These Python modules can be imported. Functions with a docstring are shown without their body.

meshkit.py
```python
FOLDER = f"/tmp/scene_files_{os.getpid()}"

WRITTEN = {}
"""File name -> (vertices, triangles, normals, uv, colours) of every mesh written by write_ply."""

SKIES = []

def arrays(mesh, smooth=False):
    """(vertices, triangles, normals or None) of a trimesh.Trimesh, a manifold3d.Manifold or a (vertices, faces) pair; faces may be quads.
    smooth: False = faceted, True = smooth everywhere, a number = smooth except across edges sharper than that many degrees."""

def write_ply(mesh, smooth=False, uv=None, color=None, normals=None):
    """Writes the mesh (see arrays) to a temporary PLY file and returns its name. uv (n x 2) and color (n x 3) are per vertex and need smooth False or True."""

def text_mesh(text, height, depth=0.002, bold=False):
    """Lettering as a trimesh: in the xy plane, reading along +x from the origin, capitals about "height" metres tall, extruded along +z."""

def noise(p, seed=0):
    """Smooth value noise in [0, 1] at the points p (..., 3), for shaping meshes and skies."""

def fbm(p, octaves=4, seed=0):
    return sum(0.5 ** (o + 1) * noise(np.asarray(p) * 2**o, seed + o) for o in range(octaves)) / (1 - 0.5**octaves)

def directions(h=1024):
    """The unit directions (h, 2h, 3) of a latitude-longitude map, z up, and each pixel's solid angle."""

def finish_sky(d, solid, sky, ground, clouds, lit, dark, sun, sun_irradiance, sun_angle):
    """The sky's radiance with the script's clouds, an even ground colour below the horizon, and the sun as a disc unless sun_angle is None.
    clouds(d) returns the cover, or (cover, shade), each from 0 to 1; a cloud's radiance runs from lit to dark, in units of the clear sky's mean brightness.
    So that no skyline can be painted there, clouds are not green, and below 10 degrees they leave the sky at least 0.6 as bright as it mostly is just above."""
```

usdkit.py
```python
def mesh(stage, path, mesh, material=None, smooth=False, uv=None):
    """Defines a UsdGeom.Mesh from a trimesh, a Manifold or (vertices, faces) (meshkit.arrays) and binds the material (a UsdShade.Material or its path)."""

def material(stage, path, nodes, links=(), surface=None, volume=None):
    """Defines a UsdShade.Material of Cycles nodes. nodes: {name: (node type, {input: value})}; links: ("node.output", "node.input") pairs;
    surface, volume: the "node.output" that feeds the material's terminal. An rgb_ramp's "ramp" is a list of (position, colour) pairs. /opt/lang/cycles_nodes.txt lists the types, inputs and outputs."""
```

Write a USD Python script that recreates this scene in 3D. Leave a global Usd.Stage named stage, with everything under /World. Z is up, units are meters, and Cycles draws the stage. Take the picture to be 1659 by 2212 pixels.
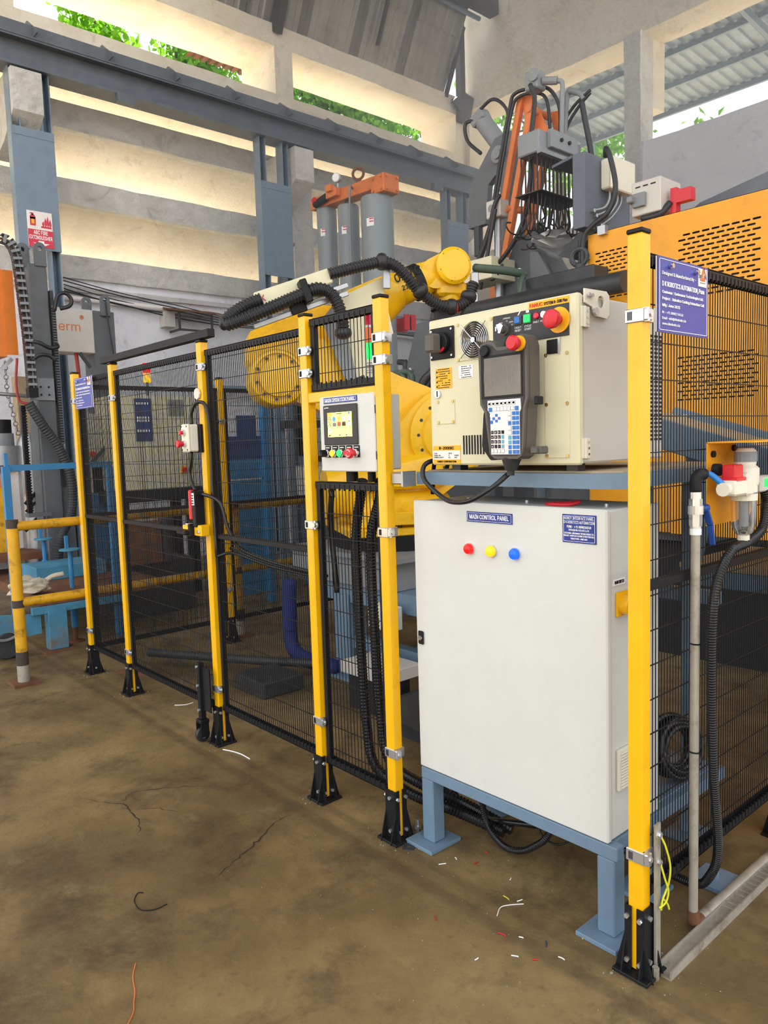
import math, random, numpy as np, trimesh, usdkit, meshkit
from shapely.geometry import Polygon
from pxr import Usd, UsdGeom, UsdLux, UsdShade, Gf, Sdf
stage = Usd.Stage.CreateInMemory()
UsdGeom.SetStageUpAxis(stage, 'Z'); UsdGeom.SetStageMetersPerUnit(stage, 1.0)
UsdGeom.Xform.Define(stage, '/World'); UsdGeom.Scope.Define(stage, '/World/Looks')
PI = math.pi
# ---------------- camera, sky, exposure
EXPOSURE = 0.48
SKY = 1.25
cam = UsdGeom.Camera.Define(stage, '/World/camera')
CP = np.array([1.0685, -1.8559, 1.5219]); YAW, PITCH, ROLL = -0.8487, -0.0919, -0.0318
fw = np.array([math.sin(YAW)*math.cos(PITCH), math.cos(YAW)*math.cos(PITCH), math.sin(PITCH)])
rt = np.cross(fw, [0, 0, 1]); rt /= np.linalg.norm(rt); up = np.cross(rt, fw)
rt, up = math.cos(ROLL)*rt+math.sin(ROLL)*up, -math.sin(ROLL)*rt+math.cos(ROLL)*up
cm = np.eye(4); cm[0, :3] = rt; cm[1, :3] = up; cm[2, :3] = -fw; cm[3, :3] = CP
cam.AddTransformOp().Set(Gf.Matrix4d(*cm.ravel().tolist()))
cam.CreateHorizontalApertureAttr(24.0); cam.CreateFocalLengthAttr(24.0*1634.9/1659)
cam.CreateClippingRangeAttr(Gf.Vec2f(0.05, 300)); cam.CreateExposureAttr(EXPOSURE)

def lin(c):
    c = np.asarray(c, float)/255
    return np.where(c <= .04045, c/12.92, ((c+.055)/1.055)**2.4)

sky = UsdLux.DomeLight.Define(stage, '/World/sky')
sky.CreateIntensityAttr(1.0); sky.CreateColorAttr(Gf.Vec3f(1, 1, 1))
SKYMAT = usdkit.material(stage, '/World/Looks/overcast_sky', {
    'tc': ('texture_coordinate', {}), 'n': ('noise_texture', {'scale': 2.2, 'detail': 5}),
    'r': ('rgb_ramp', {'ramp': [(.3, (.93*SKY, .97*SKY, 1.04*SKY)), (.7, (1.1*SKY, 1.1*SKY, 1.1*SKY))]}),
    'b': ('background_shader', {'strength': 1.0})},
    [('tc.generated', 'n.vector'), ('n.fac', 'r.fac'), ('r.color', 'b.color')], surface='b.background')
UsdShade.MaterialBindingAPI.Apply(sky.GetPrim()).Bind(SKYMAT)

sun = UsdLux.DistantLight.Define(stage, '/World/sun'); sun.CreateIntensityAttr(2.7); sun.CreateNormalizeAttr(True); sun.CreateAngleAttr(.6); sun.CreateColorAttr(Gf.Vec3f(1, .93, .8)); sun.AddRotateXYZOp().Set(Gf.Vec3f(-12, -34, 0))
# ---------------- materials
def mat(name, rgb, rough=.5, metal=0., var=.12, scale=6., bump=0., bscale=60., spec=.5, coat=0., dirt=None, dscale=3., damt=.5):
    c = lin(rgb); n = {'tc': ('texture_coordinate', {}), 'n': ('noise_texture', {'scale': scale, 'detail': 5, 'roughness': .6}),
        'r': ('rgb_ramp', {'ramp': [(.3, tuple(c*(1-var))), (.7, tuple(np.minimum(c*(1+var*.7), .95)))]}),
        'p': ('principled_bsdf', {'roughness': rough, 'metallic': metal, 'specular_ior_level': spec, 'coat_weight': coat})}
    l = [('tc.object', 'n.vector'), ('n.fac', 'r.fac')]; src = 'r.color'
    if dirt is not None:
        n |= {'dn': ('noise_texture', {'scale': dscale, 'detail': 8, 'roughness': .7}), 'dr': ('map_range', {'from_min': .52, 'from_max': .7, 'to_min': 0., 'to_max': damt, 'clamp': True}),
              'dm': ('mix_color', {'b': tuple(lin(dirt))})}
        l += [('tc.object', 'dn.vector'), ('dn.fac', 'dr.value'), ('dr.result', 'dm.fac'), (src, 'dm.a')]; src = 'dm.result'
    l.append((src, 'p.base_color'))
    if bump:
        n |= {'bn': ('noise_texture', {'scale': bscale, 'detail': 6, 'roughness': .6}), 'b': ('bump', {'strength': min(1., bump), 'distance': .02})}
        l += [('tc.object', 'bn.vector'), ('bn.fac', 'b.height'), ('b.normal', 'p.normal')]
    return usdkit.material(stage, '/World/Looks/'+name, n, l, surface='p.BSDF')

def flat(name, rgb, rough=.5, metal=0., spec=.5, emit=0., trans=0., coat=0.):
    c = tuple(lin(rgb)); d = {'base_color': c, 'roughness': rough, 'metallic': metal, 'specular_ior_level': spec, 'coat_weight': coat}
    if emit: d |= {'emission_color': c, 'emission_strength': emit}
    if trans: d |= {'transmission_weight': trans, 'ior': 1.45}
    return usdkit.material(stage, '/World/Looks/'+name, {'p': ('principled_bsdf', d)}, surface='p.BSDF')

def plaster(name, a, b, stain, bump=.5):
    return usdkit.material(stage, '/World/Looks/'+name, {
        'g': ('geometry', {}), 'n1': ('noise_texture', {'scale': 1.3, 'detail': 8, 'roughness': .65, 'distortion': .6}), 'r1': ('rgb_ramp', {'ramp': [(.35, tuple(lin(a))), (.65, tuple(lin(b)))]}),
        'n2': ('noise_texture', {'scale': 2.7, 'detail': 10, 'roughness': .75, 'distortion': 1.2}), 'm2': ('map_range', {'from_min': .54, 'from_max': .74, 'to_min': 0., 'to_max': .6, 'clamp': True}), 'x2': ('mix_color', {'b': tuple(lin(stain))}),
        'n3': ('noise_texture', {'scale': 9., 'detail': 9, 'roughness': .7, 'distortion': 1.5}), 'b': ('bump', {'strength': bump, 'distance': .06}),
        'n4': ('noise_texture', {'scale': 55., 'detail': 4}), 'b4': ('bump', {'strength': .25, 'distance': .01}),
        'p': ('principled_bsdf', {'roughness': .85, 'specular_ior_level': .25})},
        [('g.position', 'n1.vector'), ('n1.fac', 'r1.fac'), ('g.position', 'n2.vector'), ('n2.fac', 'm2.value'), ('m2.result', 'x2.fac'), ('r1.color', 'x2.a'), ('x2.result', 'p.base_color'),
         ('g.position', 'n3.vector'), ('n3.fac', 'b.height'), ('g.position', 'n4.vector'), ('n4.fac', 'b4.height'), ('b.normal', 'b4.normal'), ('b4.normal', 'p.normal')], surface='p.BSDF')

M = {}
M['plaster'] = plaster('cream_plaster', (232, 220, 200), (243, 235, 220), (165, 152, 134), .6)
M['beamc'] = plaster('grey_concrete', (218, 216, 212), (240, 238, 235), (150, 145, 138), .9)
M['white'] = plaster('whitewash', (226, 226, 232), (240, 240, 245), (160, 156, 152), .4)
M['steelblue'] = mat('blue_grey_steel_paint', (116, 134, 152), .45, var=.15, scale=3, dirt=(70, 80, 92), damt=.5)
M['darksteel'] = mat('dark_grey_steel', (92, 100, 110), .5, var=.2, dirt=(50, 50, 52))
M['rustdark'] = mat('dark_brown_steel', (62, 52, 46), .7, var=.3)
M['roofin'] = mat('galvanised_roof_sheet', (150, 146, 142), .5, .35, var=.2, scale=2, dirt=(95, 90, 84), damt=.6)
M['roofblue'] = mat('annex_roof_sheet', (150, 165, 182), .5, .3, var=.2, scale=2, dirt=(130, 110, 100), damt=.5)
M['yellow'] = mat('yellow_post_paint', (241, 180, 2), .35, var=.06, coat=.3, dirt=(190, 140, 20), dscale=14, damt=.25)
M['robot'] = mat('robot_yellow', (234, 182, 10), .38, var=.08, coat=.2, dirt=(120, 90, 20), dscale=5, damt=.5)
M['guardyel'] = mat('worn_yellow_paint', (214, 160, 25), .5, var=.2, dirt=(70, 48, 28), dscale=9, damt=.95)
M['orangeyel'] = mat('amber_machine_paint', (236, 160, 22), .45, var=.1, dirt=(150, 95, 30), dscale=3, damt=.5)
M['orange'] = mat('orange_paint', (214, 118, 58), .5, var=.12, dirt=(150, 85, 50), damt=.5)
M['orangebox'] = mat('orange_hood_paint', (214, 118, 30), .5, var=.12)
M['black'] = mat('black_powder_coat', (15, 15, 17), .5, var=.1, spec=.3)
M['rubber'] = mat('black_rubber', (30, 30, 33), .4, var=.1)
M['gloss'] = flat('glossy_black_conduit', (16, 16, 18), .22)
M['zinc'] = mat('zinc_plated', (205, 205, 205), .28, .9, var=.1, scale=20)
M['chrome'] = flat('chrome', (220, 220, 220), .15, 1.)
M['brass'] = flat('brass_screw', (200, 175, 120), .3, 1.)
M['ral'] = mat('light_grey_cabinet_paint', (208, 209, 203), .5, var=.03, bump=.08, bscale=400)
M['cream'] = mat('cream_controller_paint', (214, 208, 176), .5, var=.03, bump=.06, bscale=400)
M['creambox'] = mat('cream_plastic', (222, 216, 198), .5, var=.05)
M['grill'] = mat('grey_side_panel', (196, 192, 184), .5, var=.04)
M['blueframe'] = mat('grey_blue_frame_paint', (106, 130, 150), .45, var=.08, dirt=(85, 105, 125), damt=.4)
M['blue'] = mat('workshop_blue_paint', (44, 120, 170), .5, var=.2, dirt=(70, 85, 90), damt=.5)
M['bluedirty'] = mat('dirty_blue_paint', (70, 135, 165), .6, var=.25, dirt=(110, 95, 75), dscale=4, damt=.9)
M['navy'] = mat('navy_plate', (34, 58, 110), .5, var=.1)
M['navybag'] = mat('navy_fabric', (28, 45, 110), .8, var=.2, bump=.4, bscale=25)
M['signblue'] = flat('sign_blue', (62, 70, 150), .35)
M['labelblue'] = flat('label_blue', (24, 46, 128), .35)
M['wht'] = flat('white_print', (240, 240, 240), .5)
M['red'] = flat('red_plastic', (200, 30, 42), .35)
M['redsign'] = mat('faded_red_print', (205, 52, 72), .5, var=.1)
M['pale'] = mat('sign_white', (232, 226, 222), .5, var=.05)
M['dgrey'] = mat('machine_grey', (92, 96, 100), .5, var=.18, dirt=(70, 70, 70), damt=.5)
M['mgrey'] = mat('mid_grey_paint', (128, 132, 136), .5, var=.12, dirt=(95, 95, 95), damt=.4)
M['cylgrey'] = mat('cylinder_grey', (132, 140, 144), .4, .15, var=.06)
M['hydraulic'] = mat('grimy_dark_metal', (58, 60, 62), .45, .3, var=.3)
M['steel'] = mat('bare_steel', (170, 172, 174), .35, .85, var=.2, dirt=(110, 105, 100), damt=.5)
M['galv'] = mat('dirty_galvanised_pipe', (170, 164, 150), .5, .5, var=.15, scale=12, dirt=(105, 85, 65), dscale=9, damt=.8)
M['copper'] = mat('dark_copper_tube', (52, 50, 50), .35, .6, var=.2)
M['bluehose'] = flat('blue_air_hose', (30, 120, 200), .35)
M['handle'] = flat('dark_blue_lever', (20, 60, 130), .4)
M['pend'] = mat('pendant_grey', (82, 78, 73), .5, var=.05)
M['pendd'] = flat('pendant_dark', (40, 40, 42), .5)
M['screenoff'] = mat('dull_screen_film', (112, 106, 96), .25, var=.25, scale=10)
M['wood'] = mat('raw_tan_board', (172, 152, 124), .7, var=.15, scale=15)
M['dim'] = flat('dark_void', (24, 24, 26), .8)
M['clear'] = flat('clear_bowl', (225, 225, 225), .06, trans=.95)
M['greentube'] = mat('grey_green_conduit', (74, 92, 80), .45, var=.15)
M['greenyel'] = flat('green_yellow_wire', (205, 205, 40), .4)
M['redwire'] = flat('red_hose', (160, 50, 45), .5)
M['hazeyel'] = flat('warning_label', (240, 175, 20), .5)
M['rustbrown'] = mat('rusty_brown', (110, 70, 45), .8, var=.35)
M['film'] = flat('crinkled_foil', (150, 152, 154), .35, .5)
M['plasticbag'] = mat('dirty_plastic_bag', (205, 195, 172), .5, var=.15, bump=.6, bscale=30)
M['amberlit'] = flat('lit_amber', (255, 140, 5), .3, emit=2.2)
M['redlit'] = flat('lit_red', (235, 14, 16), .3, emit=.9)
M['greenlit'] = flat('lit_green', (6, 215, 70), .3, emit=1.6)
M['bluelit'] = flat('lit_blue', (14, 80, 235), .3, emit=.9)
M['yellit'] = flat('lit_yellow', (240, 185, 20), .3, emit=.5)
M['whitelit'] = flat('lit_white', (255, 255, 250), .3, emit=4)
M['orangedim'] = flat('unlit_orange_lens', (235, 105, 40), .3)
M['reddim'] = flat('unlit_red_lens', (205, 30, 65), .3)
M['screen'] = flat('lit_touch_screen', (240, 232, 120), .2, emit=.75)
M['bluekey'] = flat('blue_key', (40, 110, 190), .5)
M['tealkey'] = flat('teal_key', (90, 165, 185), .5)
M['litred'] = flat('red_icon', (225, 70, 60), .4, emit=.4)
M['litblue'] = flat('blue_icon', (70, 140, 220), .4, emit=.4)
M['litorange'] = flat('orange_icon', (240, 165, 40), .4, emit=.6)
M['litwhite'] = flat('white_icon', (245, 245, 225), .4, emit=.8)

# ---------------- mesh helpers
def nrm(a):
    a = np.asarray(a, float); return a/np.linalg.norm(a)
def perp(d):
    d = nrm(d); a = np.cross(d, [0, 0, 1] if abs(d[2]) < .9 else [1, 0, 0]); a = nrm(a); return a, np.cross(d, a)
def spline(pts, n=6):
    p = np.asarray(pts, float)
    if len(p) < 3: return p
    q = np.vstack([2*p[0]-p[1], p, 2*p[-1]-p[-2]]); out = []
    for i in range(1, len(q)-2):
        t = np.linspace(0, 1, n, endpoint=False)[:, None]
        out.append(.5*(2*q[i]+(q[i+1]-q[i-1])*t+(2*q[i-1]-5*q[i]+4*q[i+1]-q[i+2])*t**2+(3*q[i]-q[i-1]-3*q[i+1]+q[i+2])*t**3))
    return np.vstack(out+[p[-1:]])
def resample(p, step):
    s = np.r_[0, np.cumsum(np.linalg.norm(np.diff(p, axis=0), axis=1))]; n = max(2, int(s[-1]/step)+1); t = np.linspace(0, s[-1], n)
    return np.stack([np.interp(t, s, p[:, k]) for k in range(3)], 1), t
_cb = None
def cboxv(h, b):
    v = []
    for sx in (-1, 1):
        for sy in (-1, 1):
            for sz in (-1, 1):
                s = np.array([sx, sy, sz])
                for k in range(3):
                    q = s*(h-b); q[k] = s[k]*h[k]; v.append(q)
    return np.array(v, float)
_cbf = trimesh.convex.convex_hull(cboxv(np.array([1., 1, 1]), .2))
def _map_faces():
    v = cboxv(np.array([1., 1, 1]), .2); idx = [int(np.argmin(np.linalg.norm(v-q, axis=1))) for q in _cbf.vertices]
    return np.array(idx)[_cbf.faces]
CBF = _map_faces()
BXF = np.array([[0, 1, 3], [0, 3, 2], [4, 6, 7], [4, 7, 5], [0, 4, 5], [0, 5, 1], [2, 3, 7], [2, 7, 6], [0, 2, 6], [0, 6, 4], [1, 5, 7], [1, 7, 3]])

class MB:
    def __init__(s): s.v, s.f, s.n = [], [], 0
    def add(s, v, f):
        v = np.asarray(v, float); s.v.append(v); s.f.append(np.asarray(f, int)+s.n); s.n += len(v); return s
    def box(s, c, d, b=0., X=None, Y=None):
        h = np.asarray(d, float)/2
        if b > 0: v, f = cboxv(h, min(b, h.min()*.9)), CBF
        else: v, f = np.array([[x, y, z] for x in (-1, 1) for y in (-1, 1) for z in (-1, 1)])*h, BXF
        if X is not None:
            X = nrm(X); Y = np.asarray(Y if Y is not None else np.cross([0, 0, 1], X), float); Y = nrm(Y-X*(Y@X)); v = v[:, :1]*X+v[:, 1:2]*Y+v[:, 2:]*np.cross(X, Y)
        return s.add(v+np.asarray(c, float), f)
    def bx(s, x0, x1, y0, y1, z0, z1, b=0.): return s.box(((x0+x1)/2, (y0+y1)/2, (z0+z1)/2), (abs(x1-x0), abs(y1-y0), abs(z1-z0)), b)
    def bar(s, p0, p1, w, h, b=0., up=(0, 0, 1)):
        p0, p1 = np.asarray(p0, float), np.asarray(p1, float); d = p1-p0; X = nrm(d); u = np.asarray(up, float)
        if abs(X@nrm(u)) > .98: u = np.array([1., 0, 0])
        Y = nrm(np.cross(u, X)); return s.box((p0+p1)/2, (np.linalg.norm(d), w, h), b, X, Y)
    def rev(s, prof, o, d=(0, 0, 1), n=20, X=None):
        o = np.asarray(o, float); d = nrm(d); a, c = perp(d) if X is None else (nrm(X), np.cross(d, nrm(X))); t = np.arange(n)*2*PI/n
        v = [o+d*h+r*(np.cos(t)[:, None]*a+np.sin(t)[:, None]*c) for r, h in prof]; m = len(prof); f = []
        for i in range(m-1):
            for j in range(n):
                k = (j+1) % n; f += [[i*n+j, i*n+k, (i+1)*n+k], [i*n+j, (i+1)*n+k, (i+1)*n+j]]
        v = np.vstack(v+[[o+d*prof[0][1]], [o+d*prof[-1][1]]])
        for j in range(n):
            k = (j+1) % n; f += [[m*n, k, j], [m*n+1, (m-1)*n+j, (m-1)*n+k]]
        return s.add(v, f)
    def cyl(s, p0, p1, r, r2=None, n=16, b=0.):
        p0, p1 = np.asarray(p0, float), np.asarray(p1, float); L = np.linalg.norm(p1-p0); r2 = r if r2 is None else r2
        pr = [(r, 0), (r2, L)] if b <= 0 else [(r-b, 0), (r, b), (r2, L-b), (r2-b, L)]
        return s.rev(pr, p0, p1-p0, n)
    def tube(s, pts, r, n=8, sp=6, rad=None, closed=False):
        p = spline(pts, sp) if sp else np.asarray(pts, float); m = len(p); t = np.gradient(p, axis=0); t /= np.linalg.norm(t, axis=1)[:, None]+1e-12
        a, _ = perp(t[0]); v = []; th = np.arange(n)*2*PI/n
        for i in range(m):
            a = a-t[i]*(a@t[i]); a /= np.linalg.norm(a)+1e-12; c = np.cross(t[i], a); rr = r if rad is None else rad[i]
            v.append(p[i]+rr*(np.cos(th)[:, None]*a+np.sin(th)[:, None]*c))
        f = []
        for i in range(m-1):
            for j in range(n):
                k = (j+1) % n; f += [[i*n+j, i*n+k, (i+1)*n+k], [i*n+j, (i+1)*n+k, (i+1)*n+j]]
        v = np.vstack(v+[p[:1], p[-1:]])
        for j in range(n):
            k = (j+1) % n; f += [[m*n, k, j], [m*n+1, (m-1)*n+j, (m-1)*n+k]]
        return s.add(v, f)
    def hose(s, pts, r, pitch=.012, depth=.12, n=14):
        p, t = resample(spline(pts, 12), pitch/4); k = np.arange(len(p)) % 4
        return s.tube(p, r, n, 0, rad=r*np.where(k < 2, 1., 1-depth))
    def poly(s, pts, o, X, Y, h, holes=()):
        g = pts if isinstance(pts, Polygon) else Polygon(pts, holes)
        m = trimesh.creation.extrude_polygon(g, abs(h), engine='earcut'); X, Y = np.asarray(X, float), np.asarray(Y, float); Z = np.cross(X, Y)*(1 if h > 0 else -1)
        v = m.vertices; f = m.faces if h > 0 else m.faces[:, ::-1]
        return s.add(np.asarray(o, float)+v[:, :1]*X+v[:, 1:2]*Y+v[:, 2:]*Z, f)
    def hull(s, discs, n=18):
        P = []
        for c, r, d, w in discs:
            a, b = perp(d); t = np.arange(n)*2*PI/n
            for k in (-w, w): P.append(np.asarray(c, float)+nrm(d)*k+r*(np.cos(t)[:, None]*a+np.sin(t)[:, None]*b))
        m = trimesh.convex.convex_hull(np.vstack(P)); return s.add(m.vertices, m.faces)
    def hullp(s, P):
        m = trimesh.convex.convex_hull(np.asarray(P, float)); return s.add(m.vertices, m.faces)
    def torus(s, o, d, R, r, n=24, m=8, a0=0., a1=2*PI):
        a, b = perp(d); t = np.linspace(a0, a1, n+1); return s.tube(np.asarray(o, float)+R*(np.cos(t)[:, None]*a+np.sin(t)[:, None]*b), r, m, 0)
    def text(s, str_, h, o, X, Y, w=None, bold=False, center=False, depth=.0012):
        m = meshkit.text_mesh(str_, h, depth, bold); v = m.vertices.copy(); x0, x1 = v[:, 0].min(), v[:, 0].max()
        v[:, 0] -= x0; k = 1. if w is None else w/(x1-x0); v[:, 0] *= k
        if center: v[:, 0] -= (x1-x0)*k/2
        X, Y = nrm(X), nrm(Y); return s.add(np.asarray(o, float)+v[:, :1]*X+v[:, 1:2]*Y+v[:, 2:]*np.cross(X, Y), m.faces)
    def mesh(s): return np.vstack(s.v), np.vstack(s.f)
def B(*a, **k): return MB().bx(*a, **k)

USED = {}
def uniq(parent, name):
    k = (parent, name); USED[k] = USED.get(k, -1)+1
    return f'{parent}/{name}' + (f'_{USED[k]:03d}' if USED[k] else '')
def keys(prim, **k):
    for a, b in k.items():
        if b: prim.SetCustomDataByKey(a, b)
def put(parent, name, mb, m, off=(0, 0, 0), smooth=False, label=None, kind=None):
    v, f = mb.mesh(); path = uniq(parent, name)
    q = usdkit.mesh(stage, path, (v-np.asarray(off, float), f), M[m] if isinstance(m, str) else m, smooth)
    keys(q.GetPrim(), label=label, kind=kind); return path
class T:
    def __init__(s, name, label, cat=None, loc=(0, 0, 0), group=None, kind=None):
        s.loc = np.asarray(loc, float); s.path = uniq('/World', name); x = UsdGeom.Xform.Define(stage, s.path); x.AddTranslateOp().Set(Gf.Vec3d(*map(float, s.loc)))
        s.prim = x.GetPrim(); keys(s.prim, label=label, category=cat, group=group, kind=kind)
    tr = None
    def p(s, name, mb, m, parent=None, smooth=False, label=None, kind=None):
        if s.tr: mb.v = [np.stack([v[:, 0]*s.tr[0]+s.tr[1][0], v[:, 1], v[:, 2]*s.tr[0]+s.tr[1][2]], 1) for v in mb.v]
        return put(parent or s.path, name, mb, m, s.loc, smooth, label, kind)
def one(name, mb, m, label, cat=None, group=None, kind=None, smooth=False):
    path = put('/World', name, mb, m, (0, 0, 0), smooth); keys(stage.GetPrimAtPath(path), label=label, category=cat, group=group, kind=kind); return path
X_, Y_, Z_ = np.eye(3)
# ---------------- floor and ground
def floor_mat():
    n = {'g': ('geometry', {}),
     'n1': ('noise_texture', {'scale': .9, 'detail': 9, 'roughness': .66, 'distortion': .15}), 'r1': ('rgb_ramp', {'ramp': [(.30, tuple(lin((80, 63, 40)))), (.46, tuple(lin((112, 92, 59)))), (.58, tuple(lin((136, 115, 76)))), (.72, tuple(lin((160, 139, 96))))]}),
     'n2': ('noise_texture', {'scale': 2.3, 'detail': 11, 'roughness': .74, 'distortion': .25}), 'm2': ('map_range', {'from_min': .5, 'from_max': .68, 'to_min': 0., 'to_max': .75, 'clamp': True}), 'x2': ('mix_color', {'b': tuple(lin((58, 42, 27)))}),
     'n3': ('noise_texture', {'scale': 22., 'detail': 8, 'roughness': .7}), 'm3': ('map_range', {'from_min': .56, 'from_max': .7, 'to_min': 0., 'to_max': .45, 'clamp': True}), 'x3': ('mix_color', {'b': tuple(lin((60, 46, 32)))}),
     'n5': ('noise_texture', {'scale': 5.5, 'detail': 9, 'roughness': .75}), 'm5': ('map_range', {'from_min': .57, 'from_max': .75, 'to_min': 0., 'to_max': .5, 'clamp': True}), 'x5': ('mix_color', {'b': tuple(lin((164, 146, 102)))}),
     'rr': ('map_range', {'from_min': .35, 'from_max': .65, 'to_min': .42, 'to_max': .75, 'clamp': True}),
     'b': ('bump', {'strength': .35, 'distance': .012}), 'n6': ('noise_texture', {'scale': 90., 'detail': 5, 'roughness': .7}), 'b6': ('bump', {'strength': .3, 'distance': .003}),
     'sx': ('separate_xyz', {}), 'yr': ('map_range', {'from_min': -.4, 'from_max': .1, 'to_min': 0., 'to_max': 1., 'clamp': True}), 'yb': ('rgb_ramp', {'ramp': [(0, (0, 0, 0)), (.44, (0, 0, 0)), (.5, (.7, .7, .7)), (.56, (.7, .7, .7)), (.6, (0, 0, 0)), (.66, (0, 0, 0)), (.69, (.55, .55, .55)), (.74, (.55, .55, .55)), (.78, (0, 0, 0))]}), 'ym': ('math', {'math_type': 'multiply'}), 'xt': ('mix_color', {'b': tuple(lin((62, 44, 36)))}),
     'p': ('principled_bsdf', {'specular_ior_level': .35})}
    l = [('g.position', k+'.vector') for k in ('n1', 'n2', 'n3', 'n5', 'n6')] + [('n1.fac', 'r1.fac'), ('n2.fac', 'm2.value'), ('m2.result', 'x2.fac'), ('r1.color', 'x2.a'),
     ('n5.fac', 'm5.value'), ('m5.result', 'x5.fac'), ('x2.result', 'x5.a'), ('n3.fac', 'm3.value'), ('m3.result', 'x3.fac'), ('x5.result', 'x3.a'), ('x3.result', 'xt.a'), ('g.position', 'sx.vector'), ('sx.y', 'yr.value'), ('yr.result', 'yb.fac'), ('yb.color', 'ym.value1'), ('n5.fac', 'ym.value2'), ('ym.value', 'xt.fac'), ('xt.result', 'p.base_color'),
     ('n2.fac', 'rr.value'), ('rr.result', 'p.roughness'), ('n3.fac', 'b.height'), ('n6.fac', 'b6.height'), ('b.normal', 'b6.normal'), ('b6.normal', 'p.normal')]
    return usdkit.material(stage, '/World/Looks/stained_concrete_floor', n, l, surface='p.BSDF')
M['floor'] = floor_mat()
M['ground'] = mat('outdoor_dirt', (190, 176, 148), .9, var=.2)
M['crack'] = flat('crack_shadow', (52, 38, 26), .9)
fl = T('floor', 'stained brown concrete workshop floor', kind='structure')
fl.p('slab', B(-9, 9, -9, 9.5, -.12, 0), 'floor')
random.seed(5); nr = np.random.default_rng(5)
one('ground', B(-60, 60, -60, 60, -.3, -.13), 'ground', 'pale earth ground outside the workshop', kind='structure')

# ---------------- left wall with louvred bays
wl = T('wall_left', 'cream plastered wall with concrete beams and high openings', kind='structure')
XW = -8.6
def rough_box(x0, x1, y0, y1, z0, z1, amp=.012, step=.16, seed=0):
    m = trimesh.creation.box((x1-x0, y1-y0, z1-z0)); m.apply_translation(((x0+x1)/2, (y0+y1)/2, (z0+z1)/2))
    v, f = trimesh.remesh.subdivide_to_size(m.vertices, m.faces, step*2); v = np.round(v, 5); u, inv = np.unique(v, axis=0, return_inverse=True); f = inv.ravel()[f]
    d = np.stack([meshkit.fbm(u*3.1+k*17, 3, seed+k)-.5 for k in range(3)], 1)*2*amp
    b = MB(); b.add(u+d, f); return b
wl.p('upper_beam', rough_box(-9.5, XW, -4, 9.5, 7.35, 7.66, .02), 'plaster', smooth=30)
wl.p('sill_beam', rough_box(-9.5, XW, -4, 9.5, 6.1, 6.68, .02, seed=3), 'plaster', smooth=30)
for y0, y1 in ((-4, -2.85), (.85, 1.2), (4.8, 5.12), (8.68, 9.5)): wl.p('pier', rough_box(-9.5, XW, y0, y1, 6.66, 7.37, .012), 'plaster', smooth=30)
for k, (z0, z1) in enumerate(((5.44, 5.76), (4.55, 4.85), (3.66, 3.94))): wl.p('beam', rough_box(-8.92, XW, -4, 9.5, z0, z1, .018, seed=10+k), 'beamc', smooth=30)
for z0, z1 in ((5.92, 6.2), (4.98, 5.5), (4.08, 4.61)):
    b = MB(); b.bar((-8.72, 2.75, z1), (-9.3, 2.75, z0), 13.5, .06, up=(0, 0, 1)); wl.p('sloped_panel', b, 'plaster')
wl.p('lower_panel', rough_box(-9.0, -8.66, -4, 9.5, 0, 3.67, .006, .4), 'white', smooth=30)
wl.p('ledge', rough_box(-8.7, -8.6, -4, 9.5, 3.5, 3.56, .012), 'beamc', smooth=30)
for y0 in (1.15, 4.95, 8.6): wl.p('pilaster', rough_box(-8.9, -8.5, y0, y0+.36, 0, 6.2, .012, seed=int(y0)), 'beamc', smooth=30)
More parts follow.
